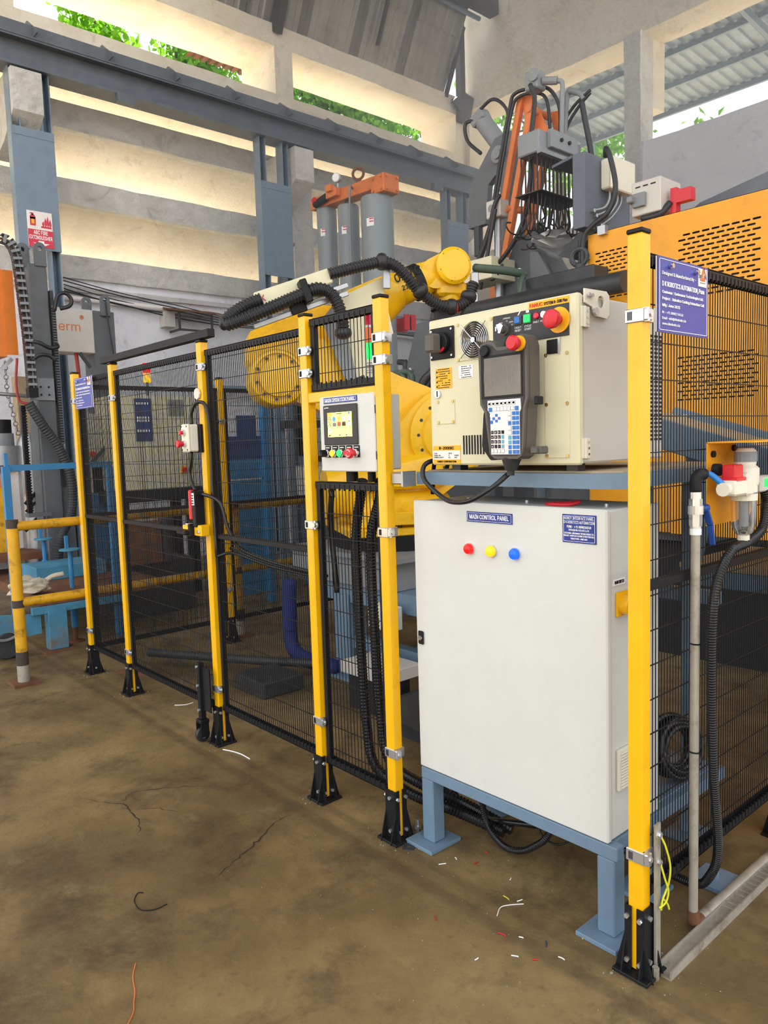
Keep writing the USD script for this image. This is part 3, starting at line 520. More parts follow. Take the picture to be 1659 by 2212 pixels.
# ---------------- main control panel
t = T('control_cabinet', 'large light grey control cabinet with three pilot lights on its door', 'cabinet', (-.53, .2, .3))
t.p('body', B(-.925, -.135, .078, .36, .3, 1.305, .006), 'ral'); t.p('gutter', B(-.91, -.15, .07, .08, .315, 1.29), 'dim'); d = t.p('door', B(-.935, -.13, .05, .072, .302, 1.308, .005), 'ral')
y = .05; b = MB(); b.bx(-.92, -.893, y-.008, y, .775, .825, .006); k = t.p('door_lock', b, 'black', parent=d); b = MB(); b.cyl((-.906, y-.008, .8), (-.906, y-.012, .8), .009, n=16); t.p('lock_core', b, 'chrome')
def plate(t, par, x0, x1, z0, z1, m, lines, nm='name_plate', bord=True, y=.05, lm='wht'):
    q = t.p(nm, B(x0, x1, y-.003, y, z0, z1, .0008), m, parent=par); b = MB(); w, h = x1-x0, z1-z0
    if bord:
        e = .004
        for a0, a1, c0, c1 in ((x0+e, x1-e, z0+e, z0+e+.001), (x0+e, x1-e, z1-e-.001, z1-e), (x0+e, x0+e+.001, z0+e, z1-e), (x1-e-.001, x1-e, z0+e, z1-e)): b.bx(a0, a1, y-.0038, y-.003, c0, c1)
    for s, v, hh, ww, bo in lines: b.text(s, hh*h, ((x0+x1)/2, y-.0031, z0+v*h), X_, Z_, ww*w, bo, True, .0008)
    if b.n: t.p('lettering', b, lm)
    return q
plate(t, d, -.668, -.472, 1.245, 1.28, 'labelblue', [('MAIN CONTROL PANEL', .32, .4, .86, True)])
plate(t, d, -.28, -.163, 1.205, 1.29, 'labelblue', [('ROBOT INTERFACE PANEL', .82, .1, .88, False), ('D K ROBOTICS AUTOMATION', .68, .1, .9, False), ('PUNE-  + 91 8888254518', .53, .08, .72, True), ('info@dkrobotics.in', .42, .08, .6, False), ('CUSTOMER : ENDURANCE TECHNOLOGIES LTD.', .31, .055, .88, True), ('PROJECT : ROBOTICS CASTING EXTRACTION CELL', .22, .055, .9, True), ('YEAR OF MFG : JUNE 2025', .12, .055, .5, True)])
for x, m, nm in ((-.657, 'redlit', 'red pilot light'), (-.56, 'yellit', 'yellow pilot light'), (-.461, 'bluelit', 'blue pilot light')):
    r = t.p('pilot_ring', MB().cyl((x, .05, 1.152), (x, .044, 1.152), .0205, n=28), 'chrome', parent=d); b = MB(); b.rev([(.0185, 0), (.0185, .006), (.0155, .012), (.008, .0145), (.001, .015)], (x, .044, 1.152), -Y_, 28); t.p('pilot_lens', b, m, smooth=35, label=nm)
# right side fittings
x = -.135; t.p('switch_plate', B(x, x+.008, .1, .165, .985, 1.06, .003), 'yellow'); b = MB(); b.rev([(.03, 0), (.03, .022), (.026, .026)], (x+.008, .135, 1.02), X_, 26); t.p('switch_collar', b, 'yellow', smooth=35); b = MB(); b.rev([(.027, .02), (.027, .045), (.022, .05)], (x+.008, .14, 1.02), X_, 24).bx(x+.05, x+.065, .135, .145, 1.0, 1.045, .003); t.p('switch_knob', b, 'red', smooth=35, label='red rotary knob')
t.p('switch_label', B(x, x+.002, .09, .152, 1.08, 1.098), 'wht', label='white MAIN SWITCH label'); b = MB(); b.text('MAIN SWITCH', .009, (x+.002, .096, 1.085), Y_, Z_, .05, True, depth=.001); t.p('label_lettering', b, 'dim')
t.p('vent_frame', B(x, x+.012, .1, .22, .45, .58, .004), 'creambox'); b = MB()
for k in range(13): b.box((x+.013, .16, .462+k*.0088), (.006, .1, .0055), 0, X_+Z_*.5, Y_)
t.p('vent_slats', b, 'creambox', kind='stuff')
for xx, yy in ((-.76, .16), (-.5, .16), (-.2, .16)): t.p('roof_bolt', MB().cyl((xx, yy, 1.305), (xx, yy, 1.315), .006, n=6), 'zinc')
one('cable_tie_loop', MB().tube([(-.4, .13, 1.309), (-.36, .11, 1.311), (-.31, .12, 1.311), (-.29, .15, 1.318), (-.32, .15, 1.314), (-.36, .14, 1.311), (-.4, .13, 1.309)], .006, 8), 'red', 'red loop of tape lying on top of the white cabinet', 'tape loop', smooth=True)
# ---------------- robot controller on the platform
t = T('robot_controller', 'cream robot controller box with fan and control strip on the blue platform', 'controller', (-.53, .3, 1.43))
CX0, CX1, CZ0, CZ1, cy = -.842, -.228, 1.436, 1.938, .06
t.p('body', B(CX0+.01, CX1-.004, cy+.03, .56, CZ0+.004, CZ1-.004, .005), 'grill', label='light grey metal case sides'); dr = t.p('front_door', B(CX0, CX1, cy, cy+.028, CZ0, CZ1, .006), 'cream')
for x in (-.76, -.28):
    for y in (.12, .5): t.p('foot', B(x-.02, x+.02, y-.02, y+.02, 1.416, CZ0+.004), 'rubber')
b = MB()
for y0 in (.47, .5, .53):
    for k in range(26): b.bx(CX1-.004, CX1-.002, y0, y0+.02, 1.5+k*.0135, 1.507+k*.0135)
t.p('side_vent', b, 'dim', kind='stuff')
def screws(t, par, pts, y, m='brass', r=.0055):
    b = MB()
    for x, z in pts: b.cyl((x, y, z), (x, y-.003, z), r, n=10).bx(x-.0008, x+.0008, y-.0038, y-.003, z-r*.7, z+r*.7)
    return t.p('screw', b, m, parent=par)
# mains disconnect
q = t.p('switch_plate', B(-.83, -.716, cy-.006, cy, 1.8, 1.908, .003), 'black', parent=dr); b = MB(); b.cyl((-.77, cy-.006, 1.855), (-.77, cy-.024, 1.855), .036, n=28, b=.003); t.p('switch_collar', b, 'black', smooth=35); t.p('switch_handle', MB().box((-.778, cy-.045, 1.852), (.04, .045, .062), .006), 'pend'); t.p('red_arc', MB().torus((-.77, cy-.022, 1.855), -Y_, .03, .005, 12, 6, .6, 2.5), 'red'); screws(t, q, [(-.82, 1.81), (-.726, 1.81), (-.82, 1.898), (-.726, 1.898)], cy-.006, 'zinc', .004)
# fan
q = t.p('fan_plate', B(-.705, -.545, cy-.003, cy, 1.785, 1.912, .001), 'cream', parent=dr); t.p('fan_opening', MB().cyl((-.625, cy-.002, 1.848), (-.625, cy-.0045, 1.848), .059, n=36), 'dim', parent=q)
b = MB()
for k in range(7): b.torus((-.625, cy-.009, 1.848), -Y_, .016+k*.0072, .0013, 28, 5)
for a in (PI/4, 3*PI/4):
    d = np.array([math.cos(a), 0, math.sin(a)])*.078; c = np.array([-.625, cy-.011, 1.848]); b.tube([c-d, c+d], .0016, 5, 0)
b.cyl((-.625, cy-.006, 1.848), (-.625, cy-.013, 1.848), .009, n=12); t.p('fan_guard', b, 'chrome', smooth=40); b = MB()
for k in range(7):
    a = k*2*PI/7; c = np.array([-.625, cy-.0048, 1.848]); b.poly([(.012, -.006), (.054, -.016), (.054, .006), (.012, .006)], c, np.array([math.cos(a), 0, math.sin(a)]), np.array([-math.sin(a), 0, math.cos(a)]), -.001)
t.p('fan_blade', b, 'pend', kind='stuff'); screws(t, q, [(-.698, 1.906), (-.552, 1.906), (-.698, 1.791)], cy-.003)
# control strip
cs = t.p('control_strip', B(-.545, -.257, cy-.004, cy, 1.818, 1.912, .001), 'pendd', parent=dr); ns = t.p('name_strip', B(-.402, -.257, cy-.003, cy, 1.912, 1.932), 'hazeyel', parent=dr)
b = MB().text('FANUC', .0105, (-.398, cy-.0031, 1.917), X_, Z_, .048, True); t.p('maker_lettering', b, 'red'); b = MB().text('SYSTEM R-30iB Plus', .0085, (-.345, cy-.0031, 1.917), X_, Z_, .084, True); t.p('model_lettering', b, 'dim')
for x, m, w, nm in ((-.443, 'bluekey', .021, 'reset_button'), (-.405, 'greenlit', .024, 'start_button')):
    q = t.p('button_bezel', B(x-w/2-.003, x+w/2+.003, cy-.008, cy-.004, 1.883-w/2, 1.889+w/2, .001), 'pend', parent=cs); t.p(nm, B(x-w/2, x+w/2, cy-.013, cy-.008, 1.886-w/2, 1.886+w/2, .002), m)
for x, m, nm in ((-.372, 'reddim', 'fault_lamp'), (-.345, 'whitelit', 'power_lamp')): t.p(nm, MB().cyl((x, cy-.004, 1.89), (x, cy-.011, 1.89), .0095, n=20, b=.002), m, smooth=35)
e = t.p('stop_ring', MB().cyl((-.29, cy-.004, 1.866), (-.29, cy-.007, 1.866), .038, n=32), 'hazeyel', parent=cs); b = MB(); b.rev([(.014, 0), (.014, .018), (.026, .024), (.0285, .034), (.026, .044), (.018, .048), (.001, .049)], (-.29, cy-.007, 1.866), -Y_, 28); t.p('stop_button', b, 'red', smooth=35)
b = MB(); b.cyl((-.495, cy-.004, 1.863), (-.495, cy-.03, 1.863), .012, n=20).cyl((-.495, cy-.004, 1.863), (-.495, cy-.012, 1.863), .017, n=20); k = t.p('key_switch', b, 'pend', parent=cs); t.p('key', MB().poly([(-.004, -.012), (.004, -.012), (.016, .01), (.006, .018), (-.012, .016)], (-.495, cy-.03, 1.863), X_, Z_, .004).bx(-.497, -.493, cy-.05, cy-.028, 1.856, 1.87), 'chrome')
b = MB()
for s, x, z, h in (('FAULT', -.443, 1.861, .006), ('RESET', -.443, 1.852, .006), ('CYCLE', -.405, 1.861, .006), ('START', -.405, 1.852, .006), ('FAULT', -.374, 1.869, .0052), ('POWER', -.345, 1.869, .0052), ('T1', -.488, 1.888, .0042), ('100%', -.47, 1.883, .0042), ('AUTO', -.513, 1.884, .0042), ('T2', -.466, 1.874, .0042), ('<250mm/s', -.488, 1.897, .0042)): b.text(s, h, (x, cy-.0041, z), X_, Z_, None, False, True, .0006)
b.poly([(-.008, -.006), (-.003, -.006), (.006, .006), (.001, .006)], (-.437, cy-.004, 1.907), X_, Z_, .0006); b.bx(-.412, -.4, cy-.0046, cy-.004, 1.904, 1.911); t.p('strip_lettering', b, 'wht')
# labels and covers
def lines_label(t, par, x0, x1, z0, z1, m, n, seed, y, im='dim', nm='label', head=()):
    q = t.p(nm, B(x0, x1, y-.0015, y, z0, z1), m, parent=par); b = MB(); g = random.Random(seed); h = (z1-z0)/n
    for s, v, hh in head: b.text(s, hh, ((x0+x1)/2, y-.0016, z0+v), X_, Z_, None, True, True, .0006)
    for k in range(n):
        if head and k > n-3: continue
        x = x0+.012
        while x < x1-.012:
            w = g.uniform(.003, .009)
            if g.random() < .85: b.bx(x, min(x+w, x1-.004), y-.0021, y-.0015, z0+h*(k+.3), z0+h*(k+.62))
            x += w+.0018
    t.p('label_print', b, im, kind='stuff'); return q
lines_label(t, dr, -.81, -.733, 1.70, 1.77, 'hazeyel', 9, 3, cy, nm='warning_label'); b = MB()
for z in (1.709, 1.725, 1.742, 1.759): b.poly([(-.004, -.004), (.004, -.004), (0, .004)], (-.803, cy-.0016, z), X_, Z_, .0008)
t.p('warning_triangle', b, 'dim', kind='stuff')
lines_label(t, dr, -.70, -.636, 1.728, 1.77, 'wht', 6, 7, cy, nm='serial_label')
pl = t.p('rating_plate', B(-.83, -.70, cy-.002, cy, 1.44, 1.503), 'hazeyel', parent=dr); t.p('plate_field', B(-.829, -.701, cy-.0026, cy-.002, 1.455, 1.486), 'pale'); b = MB().text('R-2000iC', .0095, (-.765, cy-.0021, 1.49), X_, Z_, .07, True, True).text('FANUC CORPORATION', .006, (-.765, cy-.0021, 1.445), X_, Z_, .09, True, True)
for k, s in enumerate(('TYPE', 'SERIAL NO', 'POWER SUPPLY')): b.text(s, .0045, (-.825, cy-.0027, 1.474-k*.007), X_, Z_, None, False, False, .0006)
for k, s in enumerate(('DATE', 'V', 'HZ')): b.text(s, .0045, (-.755, cy-.0027, 1.474-k*.007), X_, Z_, None, False, False, .0006)
for k, s in enumerate(('PHASE', 'KVA')): b.text(s, .0045, (-.727, cy-.0027, 1.467-k*.007), X_, Z_, None, False, False, .0006)
t.p('plate_lettering', b, 'dim')
b = MB().cyl((-.8, cy, 1.683), (-.8, cy-.006, 1.683), .014, n=24); q = t.p('door_lock', b, 'chrome', parent=dr); t.p('lock_slot', B(-.802, -.798, cy-.007, cy-.006, 1.673, 1.693), 'dim')
for x0, x1, z0, z1, sc in ((-.808, -.722, 1.578, 1.662, [(-.8, 1.655), (-.73, 1.655), (-.8, 1.585), (-.73, 1.585)]), (-.347, -.258, 1.458, 1.775, [(-.34, 1.768), (-.265, 1.768), (-.34, 1.62), (-.265, 1.62), (-.34, 1.465), (-.265, 1.465)])):
    q = t.p('cover_plate', B(x0, x1, cy-.0022, cy, z0, z1, .001), 'cream', parent=dr); screws(t, q, sc, cy-.002)
for k in range(8): t.p('vent_slot', B(-.688+k*.0125, -.681+k*.0125, cy-.001, cy+.002, 1.472, 1.536), 'dim', parent=dr)
q = t.p('port_cover', B(-.335, -.295, cy-.008, cy, 1.77, 1.812, .002), 'black', parent=dr); t.p('port_latch', B(-.295, -.288, cy-.006, cy, 1.768, 1.815), 'zinc')
for z in (1.84, 1.455):
    b = MB(); b.bx(CX1-.006, CX1+.004, .075, .115, z, z+.06, .001).cyl((CX1+.003, .09, z), (CX1+.003, .09, z+.06), .005, n=10)
    h = t.p('hinge', b, 'creambox'); b = MB()
    for dz in (.012, .03, .048): b.cyl((CX1+.004, .105, z+dz), (CX1+.006, .105, z+dz), .004, n=8)
    t.p('hinge_screw', b, 'chrome', parent=h)
pts = [(.085, 1.95), (.2, 1.952), (.215, 1.94), (.215, 1.885), (.2, 1.872), (.14, 1.875), (.125, 1.9), (.085, 1.91)]
b = MB(); b.poly(Polygon(pts, [[(.17+.018*math.cos(a), 1.918+.018*math.sin(a)) for a in np.linspace(0, 2*PI, 20, endpoint=False)]]), (CX1+.002, 0, 0), Y_, Z_, .005); h = t.p('lifting_lug', b, 'creambox'); b = MB()
for y, z, r in ((.1, 1.932, .006), (.115, 1.932, .006), (.135, 1.887, .011)): b.cyl((CX1+.006, y, z), (CX1+.016, y, z), r, n=14)
t.p('lug_bolt', b, 'zinc', parent=h, kind='stuff')
# ---------------- teach pendant hanging in front of the controller
t = T('teach_pendant', 'dark grey handheld teach pendant hanging on the cream controller', 'teach pendant', (-.45, 0, 1.64))
py = -.035; N_ = -Y_; t.tr = (.981, (.0203, 0, .0289))
out = [(-.562, 1.795), (-.552, 1.82), (-.525, 1.832), (-.497, 1.822), (-.482, 1.806), (-.425, 1.806), (-.412, 1.826), (-.392, 1.836), (-.374, 1.826), (-.366, 1.8), (-.366, 1.64), (-.376, 1.612), (-.384, 1.49), (-.392, 1.466), (-.41, 1.456), (-.5, 1.456), (-.522, 1.472), (-.54, 1.605), (-.558, 1.63)]
g = Polygon(out).buffer(.008).buffer(-.008); bd = t.p('housing', MB().poly(g.buffer(-.002), (0, py+.012, 0), X_, Z_, .012).poly(g, (0, py+.058, 0), X_, Z_, .046), 'pend', smooth=30); t.p('front_face', MB().poly(g.buffer(-.012), (0, py, 0), X_, Z_, .002), 'pendd', parent=bd)
t.p('screen_bezel', B(-.548, -.382, py-.004, py-.001, 1.648, 1.782, .002), 'dim', parent=bd); t.p('screen', B(-.533, -.388, py-.0055, py-.004, 1.655, 1.774, .0008), 'screenoff', parent=bd)
b = MB(); gg = random.Random(4)
for x in (-.528, -.508, -.49, -.466, -.444, -.425, -.405): b.tube([(x, py-.0056, 1.77-gg.random()*.03), (x+gg.uniform(-.006, .006), py-.0056, 1.72), (x+gg.uniform(-.006, .006), py-.0056, 1.66+gg.random()*.03)], .0012, 4, 4)
t.p('film_crease', b, 'mgrey', kind='stuff')
e = t.p('stop_ring', MB().cyl((-.393, py-.002, 1.806), (-.393, py-.01, 1.806), .023, n=28), 'hazeyel', parent=bd); b = MB(); b.rev([(.013, 0), (.013, .012), (.022, .018), (.023, .03), (.018, .036), (.001, .037)], (-.393, py-.008, 1.806), N_, 26); t.p('stop_button', b, 'red', smooth=35)
t.p('enable_dial', MB().cyl((-.528, py-.002, 1.797), (-.528, py-.014, 1.797), .018, n=24, b=.003), 'black', parent=bd, smooth=35)
t.p('carry_handle', MB().tube([(-.476, py+.03, 1.803), (-.474, py+.035, 1.828), (-.462, py+.035, 1.836), (-.44, py+.035, 1.836), (-.43, py+.03, 1.806)], .0045, 8), 'black', smooth=True)
kp = t.p('keypad', MB().poly([(-.522, 1.642), (-.392, 1.642), (-.39, 1.61), (-.396, 1.6), (-.396, 1.472), (-.51, 1.472), (-.512, 1.6), (-.522, 1.612)], (0, py-.002, 0), X_, Z_, .002), 'pale')
def keyrow(z, xs, w, h, m, nm='key'):
    b = MB()
    for x in xs: b.bx(x-w/2, x+w/2, py-.0056, py-.0035, z-h/2, z+h/2)
    t.p(nm, b, m, parent=kp, kind='stuff')
    if m == 'wht':
        b = MB()
        for x in xs: b.bx(x-w/2-.0007, x+w/2+.0007, py-.0046, py-.0035, z-h/2-.0007, z+h/2+.0007)
        t.p('key_outline', b, 'pend', parent=kp, kind='stuff')
keyrow(1.631, [-.513, -.497, -.481, -.465, -.449, -.433, -.417, -.403][:7], .011, .009, 'wht', 'function_keys'); keyrow(1.631, [-.513+k*.016 for k in range(7)], .008, .0055, 'grill', 'function_keys')
keyrow(1.613, [-.51, -.405], .013, .013, 'bluekey'); keyrow(1.614, [-.492+k*.014 for k in range(6)], .012, .011, 'wht')
keyrow(1.595, [-.486], .009, .008, 'bluekey'); keyrow(1.585, [-.497, -.475], .009, .008, 'bluekey'); keyrow(1.577, [-.486], .009, .008, 'bluekey'); keyrow(1.574, [-.506], .01, .01, 'bluekey')
b = MB(); b.cyl((-.505, py-.0035, 1.594), (-.505, py-.006, 1.594), .007, n=18); t.p('key', b, 'wht', parent=kp)
for k in range(9):
    z = 1.598-k*.0148; keyrow(z, [-.417, -.403], .0115, .0115, 'bluekey'); keyrow(z, [-.4335], .0115, .0115, ('wht', 'wht', 'bluekey', 'wht', 'wht', 'tealkey', 'tealkey', 'bluekey', 'bluekey')[k])
    if k >= 4: keyrow(z+.003, [-.504, -.49, -.476], .0095, .0105, 'dim' if k < 8 else 'wht'); keyrow(z+.003, [-.4615], .0095, .0105, ('dim', 'tealkey', 'tealkey', 'tealkey', 'wht')[k-4])
b = MB()
for k, s in enumerate(('7', '8', '9', '4', '5', '6', '1', '2', '3', '0', '.', '-')): b.text(s, .0055, (-.504+.014*(k % 3), py-.0058, 1.598-.0148*(5+k//3)+.0145), X_, Z_, None, True, True, .0005)
b.text('i', .009, (-.505, py-.0062, 1.59), X_, Z_, None, True, True, .0005); t.p('key_lettering', b, 'pale')
t.p('hand_strap', MB().hull([((-.54, py+.03, 1.6), .012, Y_, .02), ((-.545, py+.03, 1.5), .016, Y_, .02), ((-.52, py+.03, 1.465), .012, Y_, .02)], 10), 'black', smooth=40); t.p('rest_clip', MB().bx(-.365, -.325, py+.005, py+.045, 1.472, 1.495, .004).bx(-.355, -.333, py-.004, py+.008, 1.476, 1.49), 'pend'); t.p('side_latch', MB().bx(-.345, -.33, py+.0, py+.03, 1.62, 1.645, .003), 'black')
t.p('wall_hook', MB().bx(-.5, -.4, py+.056, cy, 1.66, 1.75, .004), 'zinc'); t.p('cable_boot', MB().hull([((-.455, py+.028, 1.458), .03, Z_, .004), ((-.46, py+.03, 1.425), .018, Z_, .004)], 14).cyl((-.46, py+.03, 1.43), (-.462, py+.03, 1.405), .012, n=14), 'pendd', smooth=40)
one('pendant_cable', MB().tube([(-.462, .02, 1.41), (-.5, -.02, 1.365), (-.58, -.03, 1.325), (-.68, -.01, 1.315), (-.77, .02, 1.335), (-.85, .03, 1.385), (-.872, .05, 1.43), (-.862, .09, 1.45), (-.855, .2, 1.45)], .0085, 10), 'gloss', 'black cable drooping from the teach pendant below the platform edge', 'cable', smooth=True)
one('controller_cable', MB().tube([(-.85, .3, 1.47), (-1.0, .32, 1.5), (-1.12, .36, 1.44), (-1.2, .42, 1.3)], .009, 8).tube([(-.85, .28, 1.44), (-.98, .3, 1.44), (-1.06, .36, 1.38)], .009, 8), 'gloss', 'pair of black cables leaving the left side of the cream controller', 'cable pair', smooth=True)
# ---------------- main operation panel
t = T('operation_panel', 'small light grey operation panel with touch screen between two yellow posts', 'control panel', (-1.2, .05, 1.42))
fy = -.022; t.p('body', B(-1.378, -1.052, fy+.022, .11, 1.418, 1.702, .004), 'ral'); t.p('gutter', B(-1.37, -1.06, fy+.014, fy+.024, 1.425, 1.695), 'dim'); d = t.p('door', B(-1.385, -1.05, fy, fy+.016, 1.413, 1.707, .004), 'ral')
plate(t, d, -1.352, -1.145, 1.68, 1.702, 'labelblue', [('MAIN OPERATION PANEL', .25, .5, .9, True)], y=fy)
hz = t.p('screen_housing', B(-1.352, -1.143, fy-.008, fy, 1.517, 1.672, .003), 'pendd', parent=d); t.p('touch_screen', B(-1.322, -1.172, fy-.0095, fy-.008, 1.548, 1.643), 'screen')
b = MB(); b.poly([(0, 0), (.008, 0), (.004, .006)], (-1.343, fy-.008, 1.66), X_, Z_, .0006).bx(-1.333, -1.315, fy-.0086, fy-.008, 1.661, 1.6645); t.p('maker_mark', b, 'pale', kind='stuff'); S = fy-.0096
def icon(x, z, m, w=.012, h=.012, rnd=False):
    b = MB(); (b.cyl((x, S, z), (x, S-.0006, z), w/2, n=18) if rnd else b.bx(x-w/2, x+w/2, S-.0006, S, z-h/2, z+h/2)); t.p('screen_icon', b, m, kind='stuff')
icon(-1.308, 1.637, 'litorange', .027, .011); icon(-1.187, 1.638, 'litblue', .01, .008, True); icon(-1.28, 1.618, 'litblue', .018, .018, True); icon(-1.249, 1.618, 'litorange', .018, .018, True); icon(-1.219, 1.618, 'litwhite', .018, .018, True); icon(-1.187, 1.618, 'litwhite', .018, .016)
icon(-1.278, 1.596, 'mgrey', .02, .014); icon(-1.249, 1.597, 'litred', .021, .016); icon(-1.219, 1.597, 'rustbrown', .021, .015); icon(-1.187, 1.597, 'litwhite', .021, .012); icon(-1.308, 1.573, 'litwhite', .018, .018, True)
b = MB()
for i in range(4):
    for j in range(4): b.bx(-1.318+i*.0055, -1.315+i*.0055, S-.0007, S, 1.611+j*.0045, 1.6135+j*.0045)
b.bx(-1.262, -1.232, S-.0006, S, 1.636, 1.639).tube([(-1.315, S, 1.59), (-1.308, S, 1.602), (-1.3, S, 1.6), (-1.302, S, 1.59)], .0012, 4, 0).tube([(-1.312, S-.001, 1.575), (-1.307, S-.001, 1.572), (-1.303, S-.001, 1.578)], .001, 4, 0)
for x in (-1.31, -1.28, -1.249, -1.219, -1.187): b.bx(x-.007, x+.007, S-.0006, S, 1.6055, 1.607)
for x, w in ((-1.31, .012), (-1.247, .006), (-1.205, .006)): b.bx(x-w/2, x+w/2, S-.0007, S, 1.552, 1.557)
t.p('screen_print', b, 'pend', kind='stuff')
for k, (x, s) in enumerate(((-1.336, 'MANUAL/AUTO'), (-1.29, 'RESET'), (-1.246, 'START'), (-1.202, 'CYCLE STOP'), (-1.157, 'EMERGENCY STOP'))):
    lp = t.p('button_plate', B(x-.018, x+.018, fy-.002, fy, 1.468, 1.514, .0005), 'dim', parent=d); b = MB().bx(x-.013, x+.011, fy-.0026, fy-.002, 1.505, 1.5085); t.p('button_print', b, 'pale')
    r = t.p('button_collar', MB().cyl((x, fy, 1.485), (x, fy-.016, 1.485), .0155, n=24, b=.002), 'chrome', parent=d, smooth=35)
    if k == 0: t.p('selector_knob', MB().cyl((x, fy-.016, 1.485), (x, fy-.02, 1.485), .0145, n=20).box((x, fy-.03, 1.485), (.012, .022, .03), .003, X_+Z_*.7, Y_), 'black')
    elif k == 4:
        b = MB(); b.rev([(.012, 0), (.012, .01), (.019, .016), (.0205, .026), (.017, .031), (.001, .032)], (x, fy-.014, 1.485), N_, 24); t.p('stop_mushroom', b, 'red', smooth=35); t.p('stop_arrow', MB().torus((x, fy-.046, 1.485), N_, .0125, .0014, 14, 5, .4, 2.2).torus((x, fy-.046, 1.485), N_, .0125, .0014, 14, 5, 3.5, 5.4), 'wht')
    else: t.p('push_button', MB().cyl((x, fy-.014, 1.485), (x, fy-.022, 1.485), .0135, n=24, b=.002), ('yellit', 'greenlit', 'red')[k-1], smooth=35)
for x in (-1.28, -1.16): t.p('cable_gland', MB().cyl((x, .05, 1.418), (x, .05, 1.37), .024 if x < -1.2 else .016, n=16), 'black')
t.p('hinge', MB().bx(-1.05, -1.044, fy+.002, .03, 1.63, 1.66).bx(-1.05, -1.044, fy+.002, .03, 1.46, 1.49), 'dim')
t.p('mount_rail', B(PX[4]+HW, PX[5]-HW, .02, .05, 1.45, 1.475), 'black')
t = T('signal_tower', 'slim stack light with green lit lens behind the small mesh window', 'signal tower', (-1.18, .08, 1.702)); c = (-1.18, .08)
b = MB(); b.bx(c[0]-.028, c[0]+.028, c[1]-.028, c[1]+.028, 1.702, 1.712); t.p('base', b, 'grill'); t.p('pole', MB().cyl((*c, 1.71), (*c, 1.842), .0145, n=18), 'creambox')
b = MB()
for k in range(5): b.cyl((*c, 1.79+k*.009), (*c, 1.793+k*.009), .0155, n=18)
t.p('vent_ring', b, 'mgrey', kind='stuff')
for z0, z1, m, nm in ((1.842, 1.904, 'greenlit', 'green lens'), (1.906, 1.962, 'orangedim', 'orange lens'), (1.972, 2.032, 'reddim', 'red lens')): t.p('lens', MB().cyl((*c, z0), (*c, z1), .016, n=20), m, smooth=35, label=nm)
t.p('spacer', MB().cyl((*c, 1.962), (*c, 1.972), .0155, n=18), 'creambox'); t.p('top_cap', MB().cyl((*c, 2.032), (*c, 2.038), .016, n=18), 'grill')
# ---------------- robot
RJ = np.array([-2.756, 1.639, 0.]); RH = np.array([.4501, .8930, 0]); RN = np.array([.8930, -.4501, 0])
def RP(r, o, z): return RJ+RH*r+RN*o+Z_*z
t = T('industrial_robot', 'yellow industrial robot arm reaching over the fence on a grey pedestal', 'robot', (RJ[0], RJ[1], .93))
b = MB(); b.box(RP(0, 0, .955), (.86, .86, .05), .006, RH, RN).box(RP(0, 0, 1.02), (.7, .74, .1), .02, RH, RN).rev([(.36, 0), (.36, .1), (.31, .16), (.31, .2)], RP(0, 0, 1.04), Z_, 40); bs = t.p('base', b, 'robot', smooth=35); b = MB()
for k in range(4):
    for s in (-1, 1): b.cyl(RP(-.3+k*.2, s*.4, .98), RP(-.3+k*.2, s*.4, 1.0), .014, n=6)
t.p('base_bolt', b, 'hydraulic', parent=bs); t.p('side_bracket', MB().box(RP(.05, .42, 1.04), (.5, .06, .08), .004, RH, RN), 'robot', parent=bs)
b = MB(); b.rev([(.36, 0), (.38, .02), (.38, .1), (.34, .12)], RP(0, 0, 1.22), Z_, 40); b.hull([(RP(.0, 0, 1.32), .36, Z_, .06), (RP(.28, 0, 1.36), .26, Z_, .12)]); b.hull([(RP(.29, .1, 1.56), .3, RN, .16), (RP(.05, .1, 1.35), .26, RN, .16)]).hull([(RP(-.35, .02, 1.2), .17, RH, .16), (RP(-.12, .02, 1.28), .2, RH, .05)])
tt = t.p('turntable', b, 'robot', smooth=35); b = MB(); b.rev([(.27, 0), (.27, .03), (.24, .04), (.2, .04), (.19, .06), (.06, .065)], RP(.29, .26, 1.56), RN, 40); fl_ = t.p('joint_flange', b, 'robot', smooth=30, parent=tt); b = MB()
for k in range(14):
    a = k*2*PI/14; c = RP(.29, .285, 1.56)+(RH*math.cos(a)+Z_*math.sin(a))*.22; b.cyl(c, c+RN*.018, .011, n=6)
t.p('flange_bolt', b, 'hydraulic', kind='stuff'); t.p('swivel_motor', MB().cyl(RP(-.3, .05, 1.22), RP(-.3, .05, 1.5), .11, n=24, b=.01).box(RP(-.3, .05, 1.54), (.16, .16, .1), .015, RH, RN), 'robot', smooth=35); t.p('shoulder_motor', MB().cyl(RP(.29, -.06, 1.56), RP(.29, -.4, 1.56), .12, n=24, b=.01), 'black', smooth=35)
b = MB(); b.hull([(RP(.27, .04, 1.6), .24, RN, .09), (RP(-.1, .06, 1.78), .2, RN, .085)]).hull([(RP(-.1, .06, 1.78), .2, RN, .085), (RP(-.62, .06, 2.0), .22, RN, .1)]); t.p('lower_arm', b, 'robot', smooth=35)
b = MB(); b.poly(Polygon([(-.92, 2.26), (-.5, 2.44), (-.3, 2.42), (-.2, 2.34), (-.3, 1.93), (-.36, 1.86), (-.55, 1.84), (-.72, 1.86), (-.86, 1.98), (-.94, 2.1)]).buffer(.02), RP(0, -.14, 0), RH, Z_, -.33)
el = t.p('elbow_casting', b, 'robot', smooth=30); b = MB(); b.rev([(.175, -.2), (.178, .1), (.165, .125), (.15, .13), (.148, .115), (.12, .115), (.115, .14), (.05, .145)], RP(-.81, .12, 1.94), RN, 44); t.p('elbow_joint_cover', b, 'robot', smooth=30, parent=el); b = MB()
